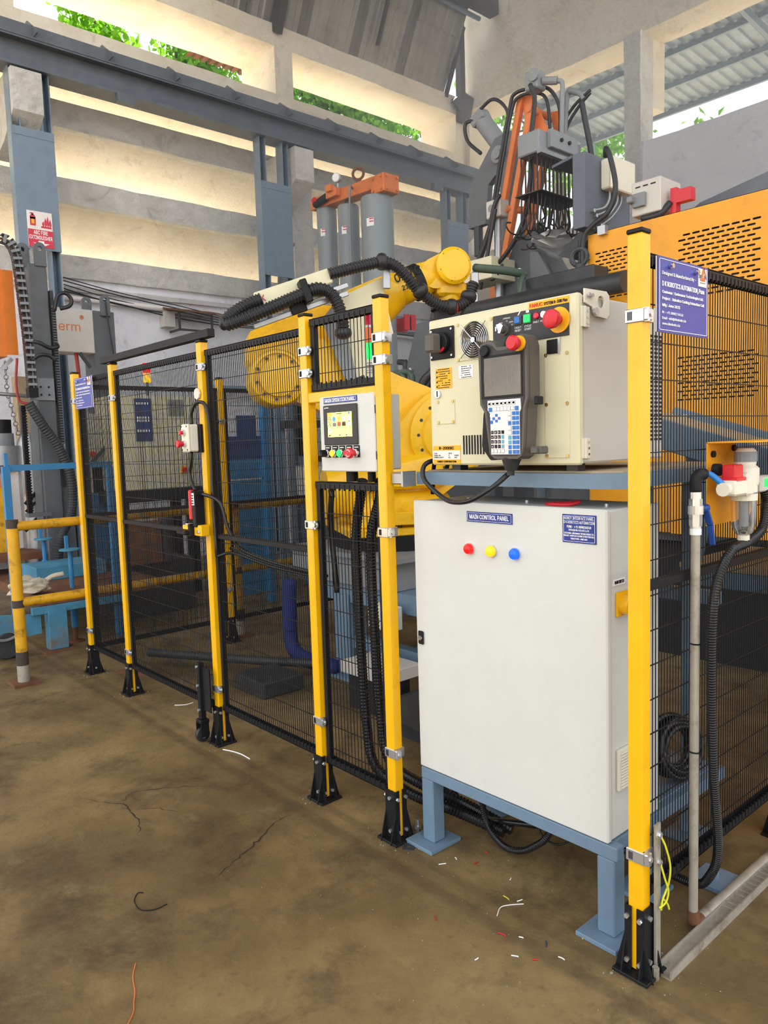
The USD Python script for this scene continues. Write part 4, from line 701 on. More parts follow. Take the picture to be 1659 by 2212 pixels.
for k in range(10):
    a = k*2*PI/10+.2; c = RP(-.81, .235, 1.94)+(RH*math.cos(a)+Z_*math.sin(a))*.133; b.cyl(c, c+RN*.018, .009, n=6)
t.p('cover_bolt', b, 'hydraulic', parent=el)
F0, F1 = RP(-.25, 0, 2.40), RP(.401, 0, 2.675); fd = nrm(F1-F0)
b = MB(); b.hull([(RP(-.28, 0, 2.33), .19, fd, .06), (RP(.02, 0, 2.525), .125, fd, .02)]); b.cyl(RP(.0, 0, 2.515), RP(.24, 0, 2.613), .118, .098, n=30); t.p('forearm', b, 'robot', smooth=40)
b = MB(); b.cyl(RP(.15, 0, 2.575), RP(.2, 0, 2.596), .122, n=30); t.p('forearm_seal', b, 'black', smooth=40); b = MB(); b.cyl(RP(.2, 0, 2.596), RP(.29, 0, 2.633), .12, .1, n=30); b.hull([(RP(.28, .0, 2.63), .1, RN, .1), (RP(.401, .0, 2.675), .115, RN, .09)]); b.box(RP(.26, .03, 2.7), (.14, .12, .05), .01, fd, RN); wr = t.p('wrist', b, 'robot', smooth=35); b = MB()
b.rev([(.118, 0), (.118, .03), (.122, .045), (.1, .062), (.02, .066)], RP(.401, .09, 2.675), RN, 40); t.p('wrist_cover', b, 'robot', parent=wr, smooth=30); t.p('cover_seal', MB().cyl(RP(.401, .083, 2.675), RP(.401, .093, 2.675), .123, n=40), 'black', parent=wr); b = MB()
for k in range(6):
    a = k*2*PI/6+.3; c = RP(.401, .138, 2.675)+(RH*math.cos(a)+Z_*math.sin(a))*.1; b.cyl(c, c+RN*.012, .007, n=6)
t.p('cover_screw', b, 'hydraulic', parent=wr); t.p('wrist_flange', MB().box(RP(.401, 0, 2.535), (.21, .2, .1), .02, RH, RN).cyl(RP(.401, 0, 2.56), RP(.401, 0, 2.46), .09, n=28), 'robot', parent=wr, smooth=35)
b = MB(); b.cyl(RP(.39, 0, 2.46), RP(.39, 0, 2.42), .085, n=28).cyl(RP(.39, 0, 2.42), RP(.39, 0, 2.405), .11, n=28); t.p('tool_adapter', b, 'black', smooth=35); t.p('tool_column', MB().box(RP(.36, 0, 2.2), (.1, .09, .42), .006, RH, RN), 'hydraulic'); b = MB()
for s in (-1, 1): b.tube([RP(.36, .05, 2.15), RP(.36+s*.03, .08, 2.05), RP(.36+s*.18, .06, 1.92), RP(.36+s*.16, .03, 1.75)], .022, 8)
t.p('gripper_finger', b, 'hydraulic', smooth=True)
b = MB(); tv = lambda s, h, r, z, o: b.text(s, h, RP(r, o, z), nrm(RH+Z_*.42), nrm(Z_-RH*.42), None, True)
tv('000iC', .05, .0, 2.555, .128); tv('/210F', .03, .03, 2.5, .122); t.p('model_lettering', b, 'dim')
# dress pack
t.p('hose_guard', MB().box(RP(-.7, .3, 2.475), (.49, .02, .09), .006, nrm(RH*.47+Z_*.16), RN), 'cream', label='long cream hose guard'); b = MB().text('DK', .035, RP(-.93, .312, 2.375), nrm(RH*.47+Z_*.16), nrm(Z_*.47-RH*.16), None, True); t.p('guard_lettering', b, 'red')
for k in (0, .05): t.p('slide_rail', MB().bar(RP(-.95, .29, 2.29-k), RP(-.36, .29, 2.5-k), .03, .03, .003), 'steel')
t.p('slide_block', MB().box(RP(-.68, .31, 2.36), (.1, .03, .08), .004, nrm(RH*.47+Z_*.16), RN), 'black'); b = MB()
b.poly([(-.4, 2.44), (-.12, 2.57), (-.05, 2.22), (-.13, 2.16), (-.22, 1.86), (-.3, 1.9)], RP(0, .2, 0), RH, Z_, -.012); t.p('side_guard', b, 'cream', label='cream sheet guard beside the forearm'); t.p('end_guard', MB().poly([(-.52, 2.3), (-.4, 2.44), (-.3, 1.9), (-.36, 1.86)], RP(0, .22, 0), RH, Z_, -.01), 'mgrey')
t.p('dress_hose', MB().hose([RP(-.41, .34, 2.2), RP(-.42, .36, 2.3), RP(-.47, .36, 2.42), RP(-.56, .36, 2.46), RP(-.67, .36, 2.42), RP(-.81, .36, 2.36), RP(-.95, .36, 2.3), RP(-1.07, .35, 2.255), RP(-1.12, .33, 2.25), RP(-1.1, .31, 2.29), RP(-1.0, .31, 2.36), RP(-.9, .31, 2.4)], .04, .02, .16, 16), 'rubber', label='looped black corrugated hose')
t.p('dress_hose', MB().hose([RP(-.48, .3, 2.56), RP(-.33, .3, 2.6), RP(-.21, .3, 2.63), RP(-.13, .3, 2.645), RP(-.05, .3, 2.62), RP(.03, .3, 2.55), RP(.1, .28, 2.48), RP(.22, .26, 2.405), RP(.34, .26, 2.38), RP(.44, .26, 2.43), RP(.49, .26, 2.54)], .037, .019, .16, 16), 'rubber', label='black corrugated hose along the forearm')
for r, o, z, d in ((-.14, .3, 2.645, RH), (.115, .28, 2.475, RH-Z_), (.33, .26, 2.382, RH), (.45, .26, 2.45, RH*.4+Z_), (-.41, .34, 2.2, Z_)): c = RP(r, o, z); d = nrm(d); t.p('hose_ball_clamp', MB().rev([(.03, -.035), (.05, -.02), (.054, 0), (.05, .02), (.03, .035)], c, d, 20), 'rubber', smooth=50)
t.p('hose_holder', MB().box(RP(-.64, .36, 2.44), (.045, .1, .14), .006, nrm(RH*.47+Z_*.16), RN), 'black'); t.p('hose_bracket', MB().box(RP(-.1, .25, 2.56), (.05, .03, .14), .004, RH, RN), 'steel'); t.p('red_tape', MB().cyl(RP(.34, .26, 2.38), RP(.36, .26, 2.383), .042, n=16), 'red')
t.p('tool_fitting', MB().box(RP(.5, .24, 2.56), (.05, .05, .1), .008, RH, RN), 'steel')
one('tool_cable', MB().tube([RP(.5, .2, 2.5), RP(.44, .16, 2.36), RP(.42, .1, 2.25), RP(.4, .06, 2.15)], .008, 8).tube([RP(.48, .2, 2.45), RP(.4, .2, 2.3), RP(.36, .1, 2.2)], .006, 6), 'gloss', 'thin black cables hanging from the wrist of the yellow robot', 'cable pair', smooth=True)
b = MB()
t.p('sensor_box', MB().box(RP(-.32, .32, 1.9), (.1, .03, .06), .006, nrm(RH+Z_*.4), RN).box(RP(-.3, .32, 1.82), (.1, .03, .06), .006, nrm(RH+Z_*.4), RN), 'hydraulic', kind='stuff')
# pedestal
t = T('robot_pedestal', 'grey box plinth on blue-grey legs under the yellow robot', 'pedestal', (-2.75, 1.5, 0))
t.p('adapter_ring', MB().cyl((-2.756, 1.64, .83), (-2.756, 1.64, .93), .44, n=40), 'black'); t.p('plinth', B(-3.3, -2.25, 1.12, 2.1, .62, .82, .006), 'mgrey'); t.p('top_plate', B(-3.32, -2.2, 1.1, 2.12, .8, .83), 'mgrey'); t.p('underframe', B(-3.0, -1.9, 1.14, 2.1, .5, .62, .004), 'blueframe')
for x, y in ((-2.84, 1.12), (-2.84, 1.95), (-2.0, 1.12), (-2.0, 1.95)): l_ = t.p('leg', B(x, x+.15, y, y+.15, .02, .55, .004), 'blueframe'); t.p('foot_plate', B(x-.05, x+.2, y-.05, y+.2, 0, .02), 'blueframe', parent=l_)
t.p('cross_brace', B(-2.8, -1.9, 1.15, 1.23, .2, .28, .004), 'blueframe')
one('pedestal_junction_box', B(-2.35, -2.15, 1.0, 1.1, .42, .56, .006), 'ral', 'small light grey junction box below the robot plinth', 'junction box')
one('tray', MB().bx(-2.35, -1.95, .78, 1.05, .2, .27, .004), 'grill', 'flat grey tray box on the floor behind the tall mesh panel', 'tray'); one('tray_support', B(-2.3, -2.0, .8, 1.0, 0, .2), 'dim', 'dark block under the flat grey tray', 'block')
one('dark_plate_stack', MB().poly([(-1.9, .65), (-1.2, .55), (-1.2, 1.1), (-1.9, 1.2)], (0, 0, .12), X_, Y_, .03).bx(-1.85, -1.3, .7, 1.1, 0, .12), 'hydraulic', 'dark steel plate lying behind the post beside the white cabinet', 'plate')
one('conduit_bundle', MB().hose([(-1.3, .12, 1.37), (-1.33, .13, 1.3), (-1.37, .13, 1.1), (-1.35, .12, .7), (-1.33, .12, .35), (-1.28, .12, .17), (-1.1, .15, .1), (-.9, .2, .08), (-.7, .25, .05)], .022, .014, .12, 12).hose([(-1.17, .1, 1.37), (-1.22, .14, 1.3), (-1.31, .16, 1.1), (-1.29, .15, .7), (-1.27, .15, .38), (-1.22, .15, .2), (-1.05, .18, .14), (-.9, .24, .1), (-.7, .3, .04)], .022, .014, .12, 12), 'gloss', 'two thick black conduits running down behind the tall mesh panel to the floor', 'conduit pair')
one('panel_cable', MB().tube([(-1.43, .06, 1.3), (-1.43, .06, 1.34), (-1.38, .08, 1.35), (-1.25, .08, 1.345), (-1.1, .07, 1.34)], .012, 8).tube([(-1.43, .06, 1.33), (-1.445, .06, 1.2), (-1.43, .06, 1.0), (-1.42, .06, .9)], .012, 8), 'gloss', 'black cable bundle hooked along the top of the tall mesh panel', 'cable bundle', smooth=True)
one('hose_sleeve', MB().tube([(-3.24, 1.05, .6), (-3.25, 1.05, .42), (-3.26, 1.05, .22), (-3.2, 1.05, .1), (-3.05, 1.08, .06), (-2.8, 1.1, .06)], .05, 10, rad=None).torus((-3.26, 1.05, .25), Z_, .05, .004, 14, 5).torus((-3.23, 1.05, .13), Z_, .05, .004, 14, 5), 'navybag', 'navy blue fabric sleeve around a hose on the floor near the pedestal', 'sleeve', smooth=True)
one('floor_box', B(-3.1, -2.75, .5, .8, 0, .1, .01), 'hydraulic', 'low dark block on the floor inside the mesh', 'block')
# ---------------- die casting machine body and guard
t = T('casting_machine', 'dark grey die casting machine behind the robot and controller', 'machine', (-2.8, 3.4, 0))
t.p('bed', B(-3.95, 1.0, 3.0, 4.4, 0, .8), 'dim'); t.p('platen', MB().poly([(-4.12, 2.62), (-3.0, 2.62), (-3.0, .8), (-4.45, .8), (-4.38, 1.35), (-4.26, 1.6), (-4.27, 2.25)], (0, 4.0, 0), X_, Z_, .8), 'dgrey'); t.p('cover_block', B(-3.2, -2.5, 2.75, 3.6, 2.0, 2.55, .01), 'dgrey'); t.p('slide_block', B(-2.48, -1.9, 2.72, 3.2, 2.56, 2.68, .006), 'hydraulic'); t.p('tie_bar', MB().cyl((-3.3, 2.62, 2.5), (-1.6, 2.62, 2.5), .07, n=24), 'hydraulic', smooth=40); t.p('frame_block', B(-2.6, -1.2, 2.95, 3.6, .8, 2.5), 'dgrey')
b = MB()
for x in (-2.85, -2.7, -2.6): b.bx(x-.01, x+.01, 2.7, 2.76, 2.1, 2.54)
t.p('stiffener', b, 'hydraulic'); t.p('eye_ring', MB().torus((-2.1, 2.85, 2.78), (-.3, 1, 0), .055, .018, 26, 8).cyl((-2.1, 2.85, 2.66), (-2.1, 2.85, 2.73), .03), 'hydraulic', smooth=40)
t.p('plate_bolt', MB().cyl((-4.2, 3.2, 2.2), (-4.2, 3.17, 2.2), .02, n=6).cyl((-2.95, 2.76, 2.2), (-2.95, 2.73, 2.2), .02, n=6).cyl((-2.8, 2.76, 2.1), (-2.8, 2.73, 2.1), .015, n=6), 'zinc')
for k in range(3):
    x = -3.95+k*.1; one('hydraulic_pipe', MB().tube([(x+.02, 2.75, 1.4), (x+.02, 2.75, 2.0), (x, 2.75, 2.1), (x-.07, 2.75, 2.13), (x-.15, 2.75, 2.1), (x-.17, 2.75, 1.9)], .025, 10), 'greentube', ('grey-green bent hydraulic pipe, leftmost of three behind the operation panel', 'grey-green bent hydraulic pipe, middle of three behind the operation panel', 'grey-green bent hydraulic pipe, rightmost of three behind the operation panel')[k], 'pipe', 'bent hydraulic pipes', smooth=True)
one('pipe_clamp_bar', B(-4.15, -3.6, 2.7, 2.72, 1.93, 1.95), 'hydraulic', 'dark bar holding the three bent hydraulic pipes', 'bar')
one('hydraulic_hose', MB().tube([(-3.4, 2.9, 2.3), (-3.65, 2.85, 2.05), (-3.85, 2.8, 1.75), (-4.0, 2.75, 1.45)], .045, 12).tube([(-3.5, 2.85, 2.1), (-3.75, 2.8, 1.85), (-3.95, 2.8, 1.65)], .03, 10), 'rubber', 'thick dark slanting hoses left of the cream controller', 'hose pair', smooth=True)
one('wall_conduit', MB().tube([(-4.5, 3.4, 1.2), (-4.5, 3.4, 2.2), (-4.52, 3.4, 2.3), (-4.6, 3.4, 2.32)], .03, 10), 'hydraulic', 'vertical dark conduit with bent top between cylinder and machine', 'conduit', smooth=True)
b = MB(); b.bx(-5.95, -5.75, 4.38, 4.4, 2.9, 2.93).bx(-5.75, -5.55, 4.48, 4.5, 2.84, 3.0).bx(-5.75, -5.73, 4.4, 4.58, 2.84, 3.0).bx(-5.57, -5.55, 4.4, 4.58, 2.84, 3.02); one('red_bracket', b, 'red', 'red channel bracket beside the tall grey cylinder', 'bracket')
# accumulators
for k, (x, r, zt, lb) in enumerate(((-6.72, .125, 4.47, 'slim grey gas cylinder, leftmost of the three under the orange manifold'), (-6.29, .13, 4.40, 'slim grey gas cylinder in the middle under the orange manifold'), (-5.76, .19, 4.36, 'widest grey gas cylinder, on the right under the orange manifold'))):
    t = T('gas_cylinder', lb, 'cylinder', (x, 4.2, .8), 'gas cylinders under the orange manifold'); t.p('barrel', MB().rev([(r-.02, 0), (r, .02), (r, zt-.82), (r-.012, zt-.8)], (x, 4.2, .8), Z_, 44), 'cylgrey', smooth=35); d = nrm(np.array([1.07-x, -1.86-4.2, 0])); u = np.cross(Z_, d); a_ = nrm(d-.5*u)
    b = MB(); th = np.linspace(-.25, .25, 6)
    for i in range(5):
        p = [np.array([x, 4.2, zt-.36])+(r+.002)*(a_*math.cos(q)+np.cross(Z_, a_)*math.sin(q)) for q in (th[i], th[i+1])]; b.add([p[0], p[1], p[1]+Z_*.09, p[0]+Z_*.09], [[0, 1, 2], [0, 2, 3]])
    t.p('sticker', b, 'wht'); b = MB()
    for i in range(2): q = a_*math.cos(.1)+np.cross(Z_, a_)*math.sin(.1); b.box(np.array([x, 4.2, zt-.31+i*.03])+q*(r+.003), (.05, .002, .012), 0, np.cross(Z_, q), q)
    t.p('sticker_print', b, 'redsign', kind='stuff')
    if k < 2: t.p('neck', MB().cyl((x, 4.2, zt-.02), (x, 4.2, zt+.06), .04, n=14), 'hydraulic')
one('cylinder_support', B(-7.0, -5.5, 4.0, 4.4, 0, .8), 'dgrey', 'grey support block below the three gas cylinders', 'block')
t = T('manifold', 'orange manifold beam with gauge and eye bolt across the gas cylinders', 'manifold', (-6.2, 4.2, 4.45)); b = MB(); b.bar((-6.92, 4.2, 4.55), (-5.7, 4.2, 4.5), .2, .14, .006); t.p('beam', b, 'orange'); t.p('end_block', MB().bx(-5.72, -5.5, 4.08, 4.32, 4.36, 4.56, .006), 'orange'); b = MB()
for y in (4.12, 4.28):
    for z in (4.39, 4.53): b.cyl((-5.5, y, z), (-5.475, y, z), .018, n=12)
for x in (-5.68, -5.54): b.cyl((x, 4.08, 4.53), (x, 4.06, 4.53), .018, n=12).cyl((x, 4.08, 4.39), (x, 4.06, 4.39), .018, n=12)
t.p('bolt', b, 'orange'); t.p('eye_bolt', MB().torus((-6.08, 4.2, 4.72), (.6, -.8, 0), .065, .016, 26, 8).cyl((-6.08, 4.2, 4.56), (-6.08, 4.2, 4.66), .03), 'rustbrown', smooth=40); t.p('gauge', MB().cyl((-6.35, 4.1, 4.72), (-6.33, 4.06, 4.72), .055, n=22).cyl((-6.35, 4.1, 4.56), (-6.35, 4.1, 4.7), .012), 'steel', smooth=35); t.p('gauge_face', MB().cyl((-6.33, 4.06, 4.72), (-6.328, 4.055, 4.72), .046, n=22), 'wht')
t.p('valve_block', MB().bx(-6.5, -6.3, 4.02, 4.1, 4.5, 4.6, .006).bx(-6.45, -6.35, 3.98, 4.04, 4.56, 4.64, .006), 'orange'); t.p('solenoid', MB().cyl((-6.75, 4.05, 4.5), (-6.5, 4.05, 4.54), .045, n=16), 'black'); t.p('red_cap', MB().cyl((-6.72, 4.0, 4.53), (-6.68, 3.99, 4.54), .03, n=14), 'red'); t.p('sensor_cable', MB().tube([(-6.05, 4.08, 4.52), (-6.0, 4.0, 4.5), (-6.02, 4.0, 4.2), (-6.03, 4.0, 3.2), (-6.05, 4.02, 2.0)], .014, 6), 'mgrey', smooth=True)
# amber perforated guard
t = T('machine_guard', 'amber sheet metal machine guard with perforated slot fields', 'machine guard', (-.4, 2.9, .85)); gx0, gx1, gz0, gz1, gy = -2.06, 1.6, .86, 2.93, 2.9
def slots(x0, x1, z0, z1, dx, dz, lx, lz):
    o = []; k = 0; z = z0
    while z < z1:
        x = x0+(dx/2 if k % 2 else 0)
        while x+lx < x1: o.append([(x, z), (x+lx, z), (x+lx+.004, z+lz/2), (x+lx, z+lz), (x, z+lz), (x-.004, z+lz/2)]); x += dx
        z += dz; k += 1
    return o
HL = slots(-2.0, -1.74, 2.47, 2.79, .055, .026, .036, .010)+slots(-1.39, -.88, 2.38, 2.78, .062, .030, .043, .012)+slots(-1.39, -.88, 1.73, 2.02, .055, .027, .038, .010)
t.p('perforated_sheet', MB().poly(Polygon([(gx0, gz0), (gx1, gz0), (gx1, gz1), (gx0, gz1)], HL), (0, gy, 0), X_, Z_, -.004), 'orangeyel'); t.p('end_sheet', B(gx0-.002, gx0+.002, gy, gy+.6, gz0, gz1), 'orangeyel'); t.p('top_sheet', B(gx0, gx1, gy, gy+.6, gz1-.003, gz1), 'orangeyel'); t.p('backing', B(gx0+.01, gx1, gy+.06, gy+.07, gz0, gz1-.05), 'rustdark', label='dark liner behind the slots')
b = MB()
for x, z in ((-1.36, 1.12), (-1.36, .95), (-1.95, 1.0), (-.6, 1.0)): b.cyl((x, gy-.004, z), (x, gy-.006, z), .022, n=14)
t.p('bolt_hole', b, 'dim'); t.p('edge_clip', MB().bx(-1.96, -1.9, 2.86, 2.9, 2.9, 2.96).bx(-2.08, -2.04, 2.86, 2.9, 2.76, 2.8), 'steel'); t.p('lower_panel', MB().bx(-1.42, -.75, 2.86, 2.89, .86, 1.5), 'orangeyel')
one('guard_cable', MB().tube([(-1.98, 3.0, 3.46), (-1.95, 2.96, 3.5), (-1.9, 2.94, 3.4), (-1.86, 2.93, 3.2), (-1.9, 2.9, 3.05), (-2.0, 2.87, 2.98), (-2.07, 2.86, 2.9), (-2.08, 2.86, 2.7), (-2.08, 2.86, 2.45)], .018, 10).tube([(-2.1, 2.86, 2.9), (-2.105, 2.86, 2.45)], .014, 8, 0), 'rubber', 'black cable down the left edge of the amber guard', 'cable', smooth=True)
one('rear_panel', MB().poly([(-1.75, 2.94), (1.5, 2.94), (1.5, 3.35), (-.96, 3.2), (-1.5, 3.1)], (0, 3.45, 0), X_, Z_, .05), 'darksteel', 'dark slate panel rising behind the amber guard', 'panel sheet')
t = T('switch_cabinet', 'light grey switch box standing on top of the amber guard', 'switch box', (-1.63, 3.0, 2.95)); t.p('body', B(-1.74, -1.53, 2.93, 3.2, 2.98, 3.2, .006), 'grill'); t.p('rotary_switch', MB().bx(-1.72, -1.63, 2.9, 2.93, 3.03, 3.12, .004).bx(-1.74, -1.7, 2.86, 2.93, 3.06, 3.1, .006), 'mgrey'); b = MB()
for k in range(3): b.bx(-1.71+k*.055, -1.675+k*.055, 2.928, 2.93, 3.16, 3.168)
t.p('label_print', b, 'dim'); t.p('cable_gland', MB().tube([(-1.5, 3.0, 3.03), (-1.55, 2.95, 2.96), (-1.66, 2.92, 2.95)], .022, 8), 'rubber', smooth=True)
b = MB(); b.bx(-1.5, -1.46, 3.0, 3.06, 2.95, 3.12).bx(-1.46, -1.36, 3.0, 3.06, 3.02, 3.1); one('red_stop_housing', b, 'red', 'small red housing beside the grey switch box', 'housing')
# ---------------- spray unit above the machine
t = T('spray_unit', 'orange linkage spray manipulator with grey head above the machine', 'spray manipulator', (-2.9, 3.2, 2.6)); y = 3.2
for p0, p1, w in (((-2.86, y, 4.22), (-3.08, y, 3.35), .05), ((-2.72, 3.14, 4.05), (-3.0, 3.14, 3.0), .062), ((-2.82, 3.35, 3.86), (-2.96, 3.35, 3.3), .055), ((-2.71, 3.3, 3.73), (-2.97, 3.3, 2.88), .055)): t.p('link_bar', MB().bar(p0, p1, .05, w, .005, up=(0, 1, 0)), 'orange')
t.p('pivot_plate', MB().poly([(-2.86, 4.25), (-2.78, 4.22), (-2.6, 3.86), (-2.62, 3.8), (-2.72, 3.84), (-2.84, 4.02)], (0, y+.03, 0), X_, Z_, .02).poly([(-2.72, 4.1), (-2.6, 4.08), (-2.55, 3.8), (-2.66, 3.84)], (0, y+.2, 0), X_, Z_, .02), 'orange'); [t.p('pivot_pin', MB().cyl(p, q, .028, n=16), 'orange', smooth=40) for p, q in (((-2.72, 3.1, 4.06), (-2.72, 3.45, 4.06)), ((-2.95, 3.1, 3.36), (-2.8, 3.3, 3.34)), ((-2.66, 3.1, 3.86), (-2.66, 3.45, 3.86)))]
t.p('head_block', B(-2.66, -2.46, 2.88, 3.42, 3.62, 3.78, .008), 'mgrey'); t.p('head_plate', B(-2.46, -2.42, 2.98, 3.32, 3.66, 3.79, .004).bx(-2.47, -2.43, 2.87, 3.43, 3.6, 3.63), 'mgrey'); b = MB()
for yy in (3.1, 3.2): b.cyl((-2.42, yy, 3.73), (-2.405, yy, 3.73), .014, n=10)
t.p('head_screw', b, 'dim'); g_ = np.random.default_rng(8); n_ = 0
for i in range(3):
    for k in range(11):
        yy = 2.9+k*.05; x = -2.64+i*.075; ex = g_.uniform(-.22, .22); ey = g_.uniform(-.2, .25)
        R_ = g_.uniform(.05, .12); a_ = g_.uniform(0, 2*PI); dx, dy = math.cos(a_)*R_, math.sin(a_)*R_; z0 = 3.24-g_.random()*.08; pts = [(x, yy, 3.62), (x, yy, 3.34), (x+g_.uniform(-.03, .03), yy, z0)]; e_ = g_.uniform(2.4, 5.2); q = 1.5
        while q < e_+1.5: c_ = (1-math.cos(q-1.5)); pts.append((x+dx*c_+ex*.25*(q-1.5)/e_, yy+dy*c_+ey*.25*(q-1.5)/e_, z0-.03-R_*.9*math.sin(q-1.5)*(1 if q < 4.7 else .6)-.03*(q-1.5))); q += .6
        t.p('spray_tube', MB().tube(pts, .006, 5, 4), 'copper', smooth=True)
t.p('comb_plate', B(-2.68, -2.44, 2.87, 3.43, 3.335, 3.342), 'hydraulic')
t.p('top_valve', MB().bx(-2.74, -2.62, 3.08, 3.2, 4.18, 4.32, .01).cyl((-2.64, 3.08, 4.27), (-2.64, 3.06, 4.27), .045, n=18).cyl((-2.62, 3.15, 4.24), (-2.52, 3.2, 4.22), .03, n=14), 'mgrey'); t.p('riser_pipe', MB().tube([(-2.52, 3.2, 4.22), (-2.49, 3.22, 4.2), (-2.49, 3.22, 4.1), (-2.5, 3.22, 3.78)], .018, 10), 'mgrey', smooth=40); t.p('riser_pipe', MB().tube([(-2.57, 3.35, 3.78), (-2.57, 3.4, 4.17), (-2.54, 3.4, 4.2), (-2.45, 3.4, 4.15), (-2.42, 3.4, 4.1)], .02, 10), 'mgrey', smooth=40)
def blk(name, label, runs, m='rubber', cat='hose'): 
    b = MB()
    for p, r in runs: b.tube(p, r, 8)
    one(name, b, m, label, cat, smooth=True)
blk('spray_hose', 'black hoses strapped along the left orange link of the spray unit', [([(-3.14, 3.15, 3.4), (-3.04, 3.15, 3.8), (-2.94, 3.15, 4.15), (-2.88, 3.15, 4.24), (-2.72, 3.2, 4.24), (-2.62, 3.25, 4.2), (-2.57, 3.3, 4.05), (-2.58, 3.3, 3.78)], .014), ([(-3.11, 3.15, 3.4), (-3.01, 3.15, 3.8), (-2.92, 3.15, 4.12), (-2.85, 3.15, 4.2), (-2.72, 3.2, 4.2), (-2.65, 3.25, 4.12), (-2.62, 3.25, 3.78)], .013)])
blk('spray_hose', 'black hose hanging straight from the top valve of the spray unit', [([(-2.66, 3.05, 4.2), (-2.62, 3.05, 4.08), (-2.615, 3.0, 3.8), (-2.62, 2.98, 3.45), (-2.66, 2.98, 3.26), (-2.74, 2.98, 3.1), (-2.88, 3.0, 2.98), (-3.0, 3.0, 2.9)], .018)])
blk('spray_hose', 'looping black hoses at the right top of the spray head', [([(-2.64, 3.4, 3.78), (-2.63, 3.4, 3.95), (-2.51, 3.4, 4.08), (-2.36, 3.4, 4.15)], .012), ([(-2.58, 3.4, 3.78), (-2.58, 3.4, 3.93), (-2.48, 3.4, 4.05), (-2.36, 3.4, 4.13)], .012), ([(-2.44, 3.4, 4.1), (-2.41, 3.4, 3.95), (-2.38, 3.42, 3.75), (-2.36, 3.45, 3.5)], .022)])
blk('machine_hose', 'bundle of dark hoses rising left of the grey column on the machine', [([(-3.3, 3.1, 2.95), (-3.2, 3.1, 3.1), (-3.1, 3.1, 3.3), (-3.05, 3.1, 3.45)], .024), ([(-3.25, 3.05, 2.95), (-3.12, 3.05, 3.15), (-3.03, 3.05, 3.4), (-3.0, 3.08, 3.48)], .018), ([(-3.1, 3.0, 2.9), (-3.05, 3.0, 3.1), (-2.98, 3.0, 3.35)], .016), ([(-3.15, 3.0, 2.75), (-3.1, 2.98, 2.85), (-3.0, 2.98, 2.8), (-2.9, 2.98, 2.9)], .012)])
t = T('clevis_arm', 'grey hook shaped clamp arm with round boss left of the orange links', 'clamp arm', (-3.3, 3.4, 3.4)); pts = [(-3.42, 3.95), (-3.3, 4.08), (-3.14, 4.1), (-3.08, 3.95), (-3.16, 3.5), (-3.22, 3.1), (-3.3, 3.1), (-3.27, 3.5), (-3.24, 3.72), (-3.3, 3.78), (-3.38, 3.72), (-3.42, 3.4), (-3.62, 3.4), (-3.6, 3.75)]
t.p('plate', MB().poly(pts, (0, 3.45, 0), X_, Z_, .06), 'dgrey'); t.p('boss', MB().cyl((-3.25, 3.39, 3.93), (-3.25, 3.36, 3.93), .07, n=26).cyl((-3.25, 3.36, 3.93), (-3.25, 3.34, 3.93), .04, n=20), 'mgrey'); t.p('rod', MB().cyl((-3.53, 3.42, 3.4), (-3.53, 3.42, 3.15), .04, n=16).cyl((-3.53, 3.42, 3.15), (-3.53, 3.42, 3.05), .022, n=12), 'hydraulic'); t.p('rod_tip', MB().cyl((-3.53, 3.42, 3.05), (-3.53, 3.42, 2.95), .03, .015, n=12), 'chrome')
t = T('actuator', 'grey actuator motor with looped black cables beside the roof opening', 'actuator', (-3.3, 3.5, 4.1)); t.p('motor', MB().cyl((-3.3, 3.5, 4.02), (-3.5, 3.45, 4.32), .075, n=18).box((-3.5, 3.44, 4.32), (.15, .12, .1), .012, (1, 0, .5)), 'mgrey', smooth=35); t.p('cable_loop', MB().tube([(-3.5, 3.4, 4.3), (-3.62, 3.38, 4.3), (-3.6, 3.38, 4.15), (-3.45, 3.38, 4.0)], .016, 8).tube([(-3.5, 3.4, 4.36), (-3.3, 3.38, 4.4), (-3.15, 3.38, 4.25), (-3.18, 3.4, 4.05)], .014, 8), 'rubber', smooth=True)
t = T('machine_column', 'bright steel tube column with square head on the casting machine', 'column', (-3.1, 3.2, 2.6)); t.p('tube', MB().cyl((-3.08, 3.15, 2.6), (-3.08, 3.15, 3.32), .036, n=20), 'steel', smooth=40); t.p('head', B(-3.15, -3.0, 3.08, 3.2, 3.32, 3.46, .008), 'grill'); t.p('head_plug', MB().cyl((-3.08, 3.08, 3.39), (-3.08, 3.06, 3.39), .03, n=16), 'mgrey')
one('weldment', MB().hullp([(-2.95, 3.3, 3.3), (-2.8, 3.3, 3.2), (-2.9, 3.5, 3.3), (-3.2, 3.15, 2.55), (-2.45, 3.15, 2.55), (-3.1, 3.6, 2.55), (-2.5, 3.6, 2.55)]), 'dgrey', 'dusty grey tapered weldment at the foot of the orange links', 'weldment'); one('weldment_fin', MB().poly([(-2.7, 2.98), (-2.62, 2.95), (-2.42, 2.6), (-2.7, 2.6)], (0, 3.1, 0), X_, Z_, .03), 'dgrey', 'grey triangular fin right of the tapered weldment', 'fin')
one('foil_sheet', MB().add(*(lambda P: (np.array(P).reshape(-1, 3), [[i*9+j, i*9+j+1, (i+1)*9+j+1] for i in range(6) for j in range(8)]+[[i*9+j, (i+1)*9+j+1, (i+1)*9+j] for i in range(6) for j in range(8)]))([(-2.62+.052*i+.01*math.sin(j*2.3+i), 2.95+.016*math.sin(i*3+j*1.7)+.02*j, 3.05-.022*j*(.55+.45*math.sin(PI*i/6))+.008*math.sin(i*5+j*2)) for i in range(7) for j in range(9)])), 'film', 'crinkled silver foil sheet hanging under the spray tubes', 'foil', smooth=50)
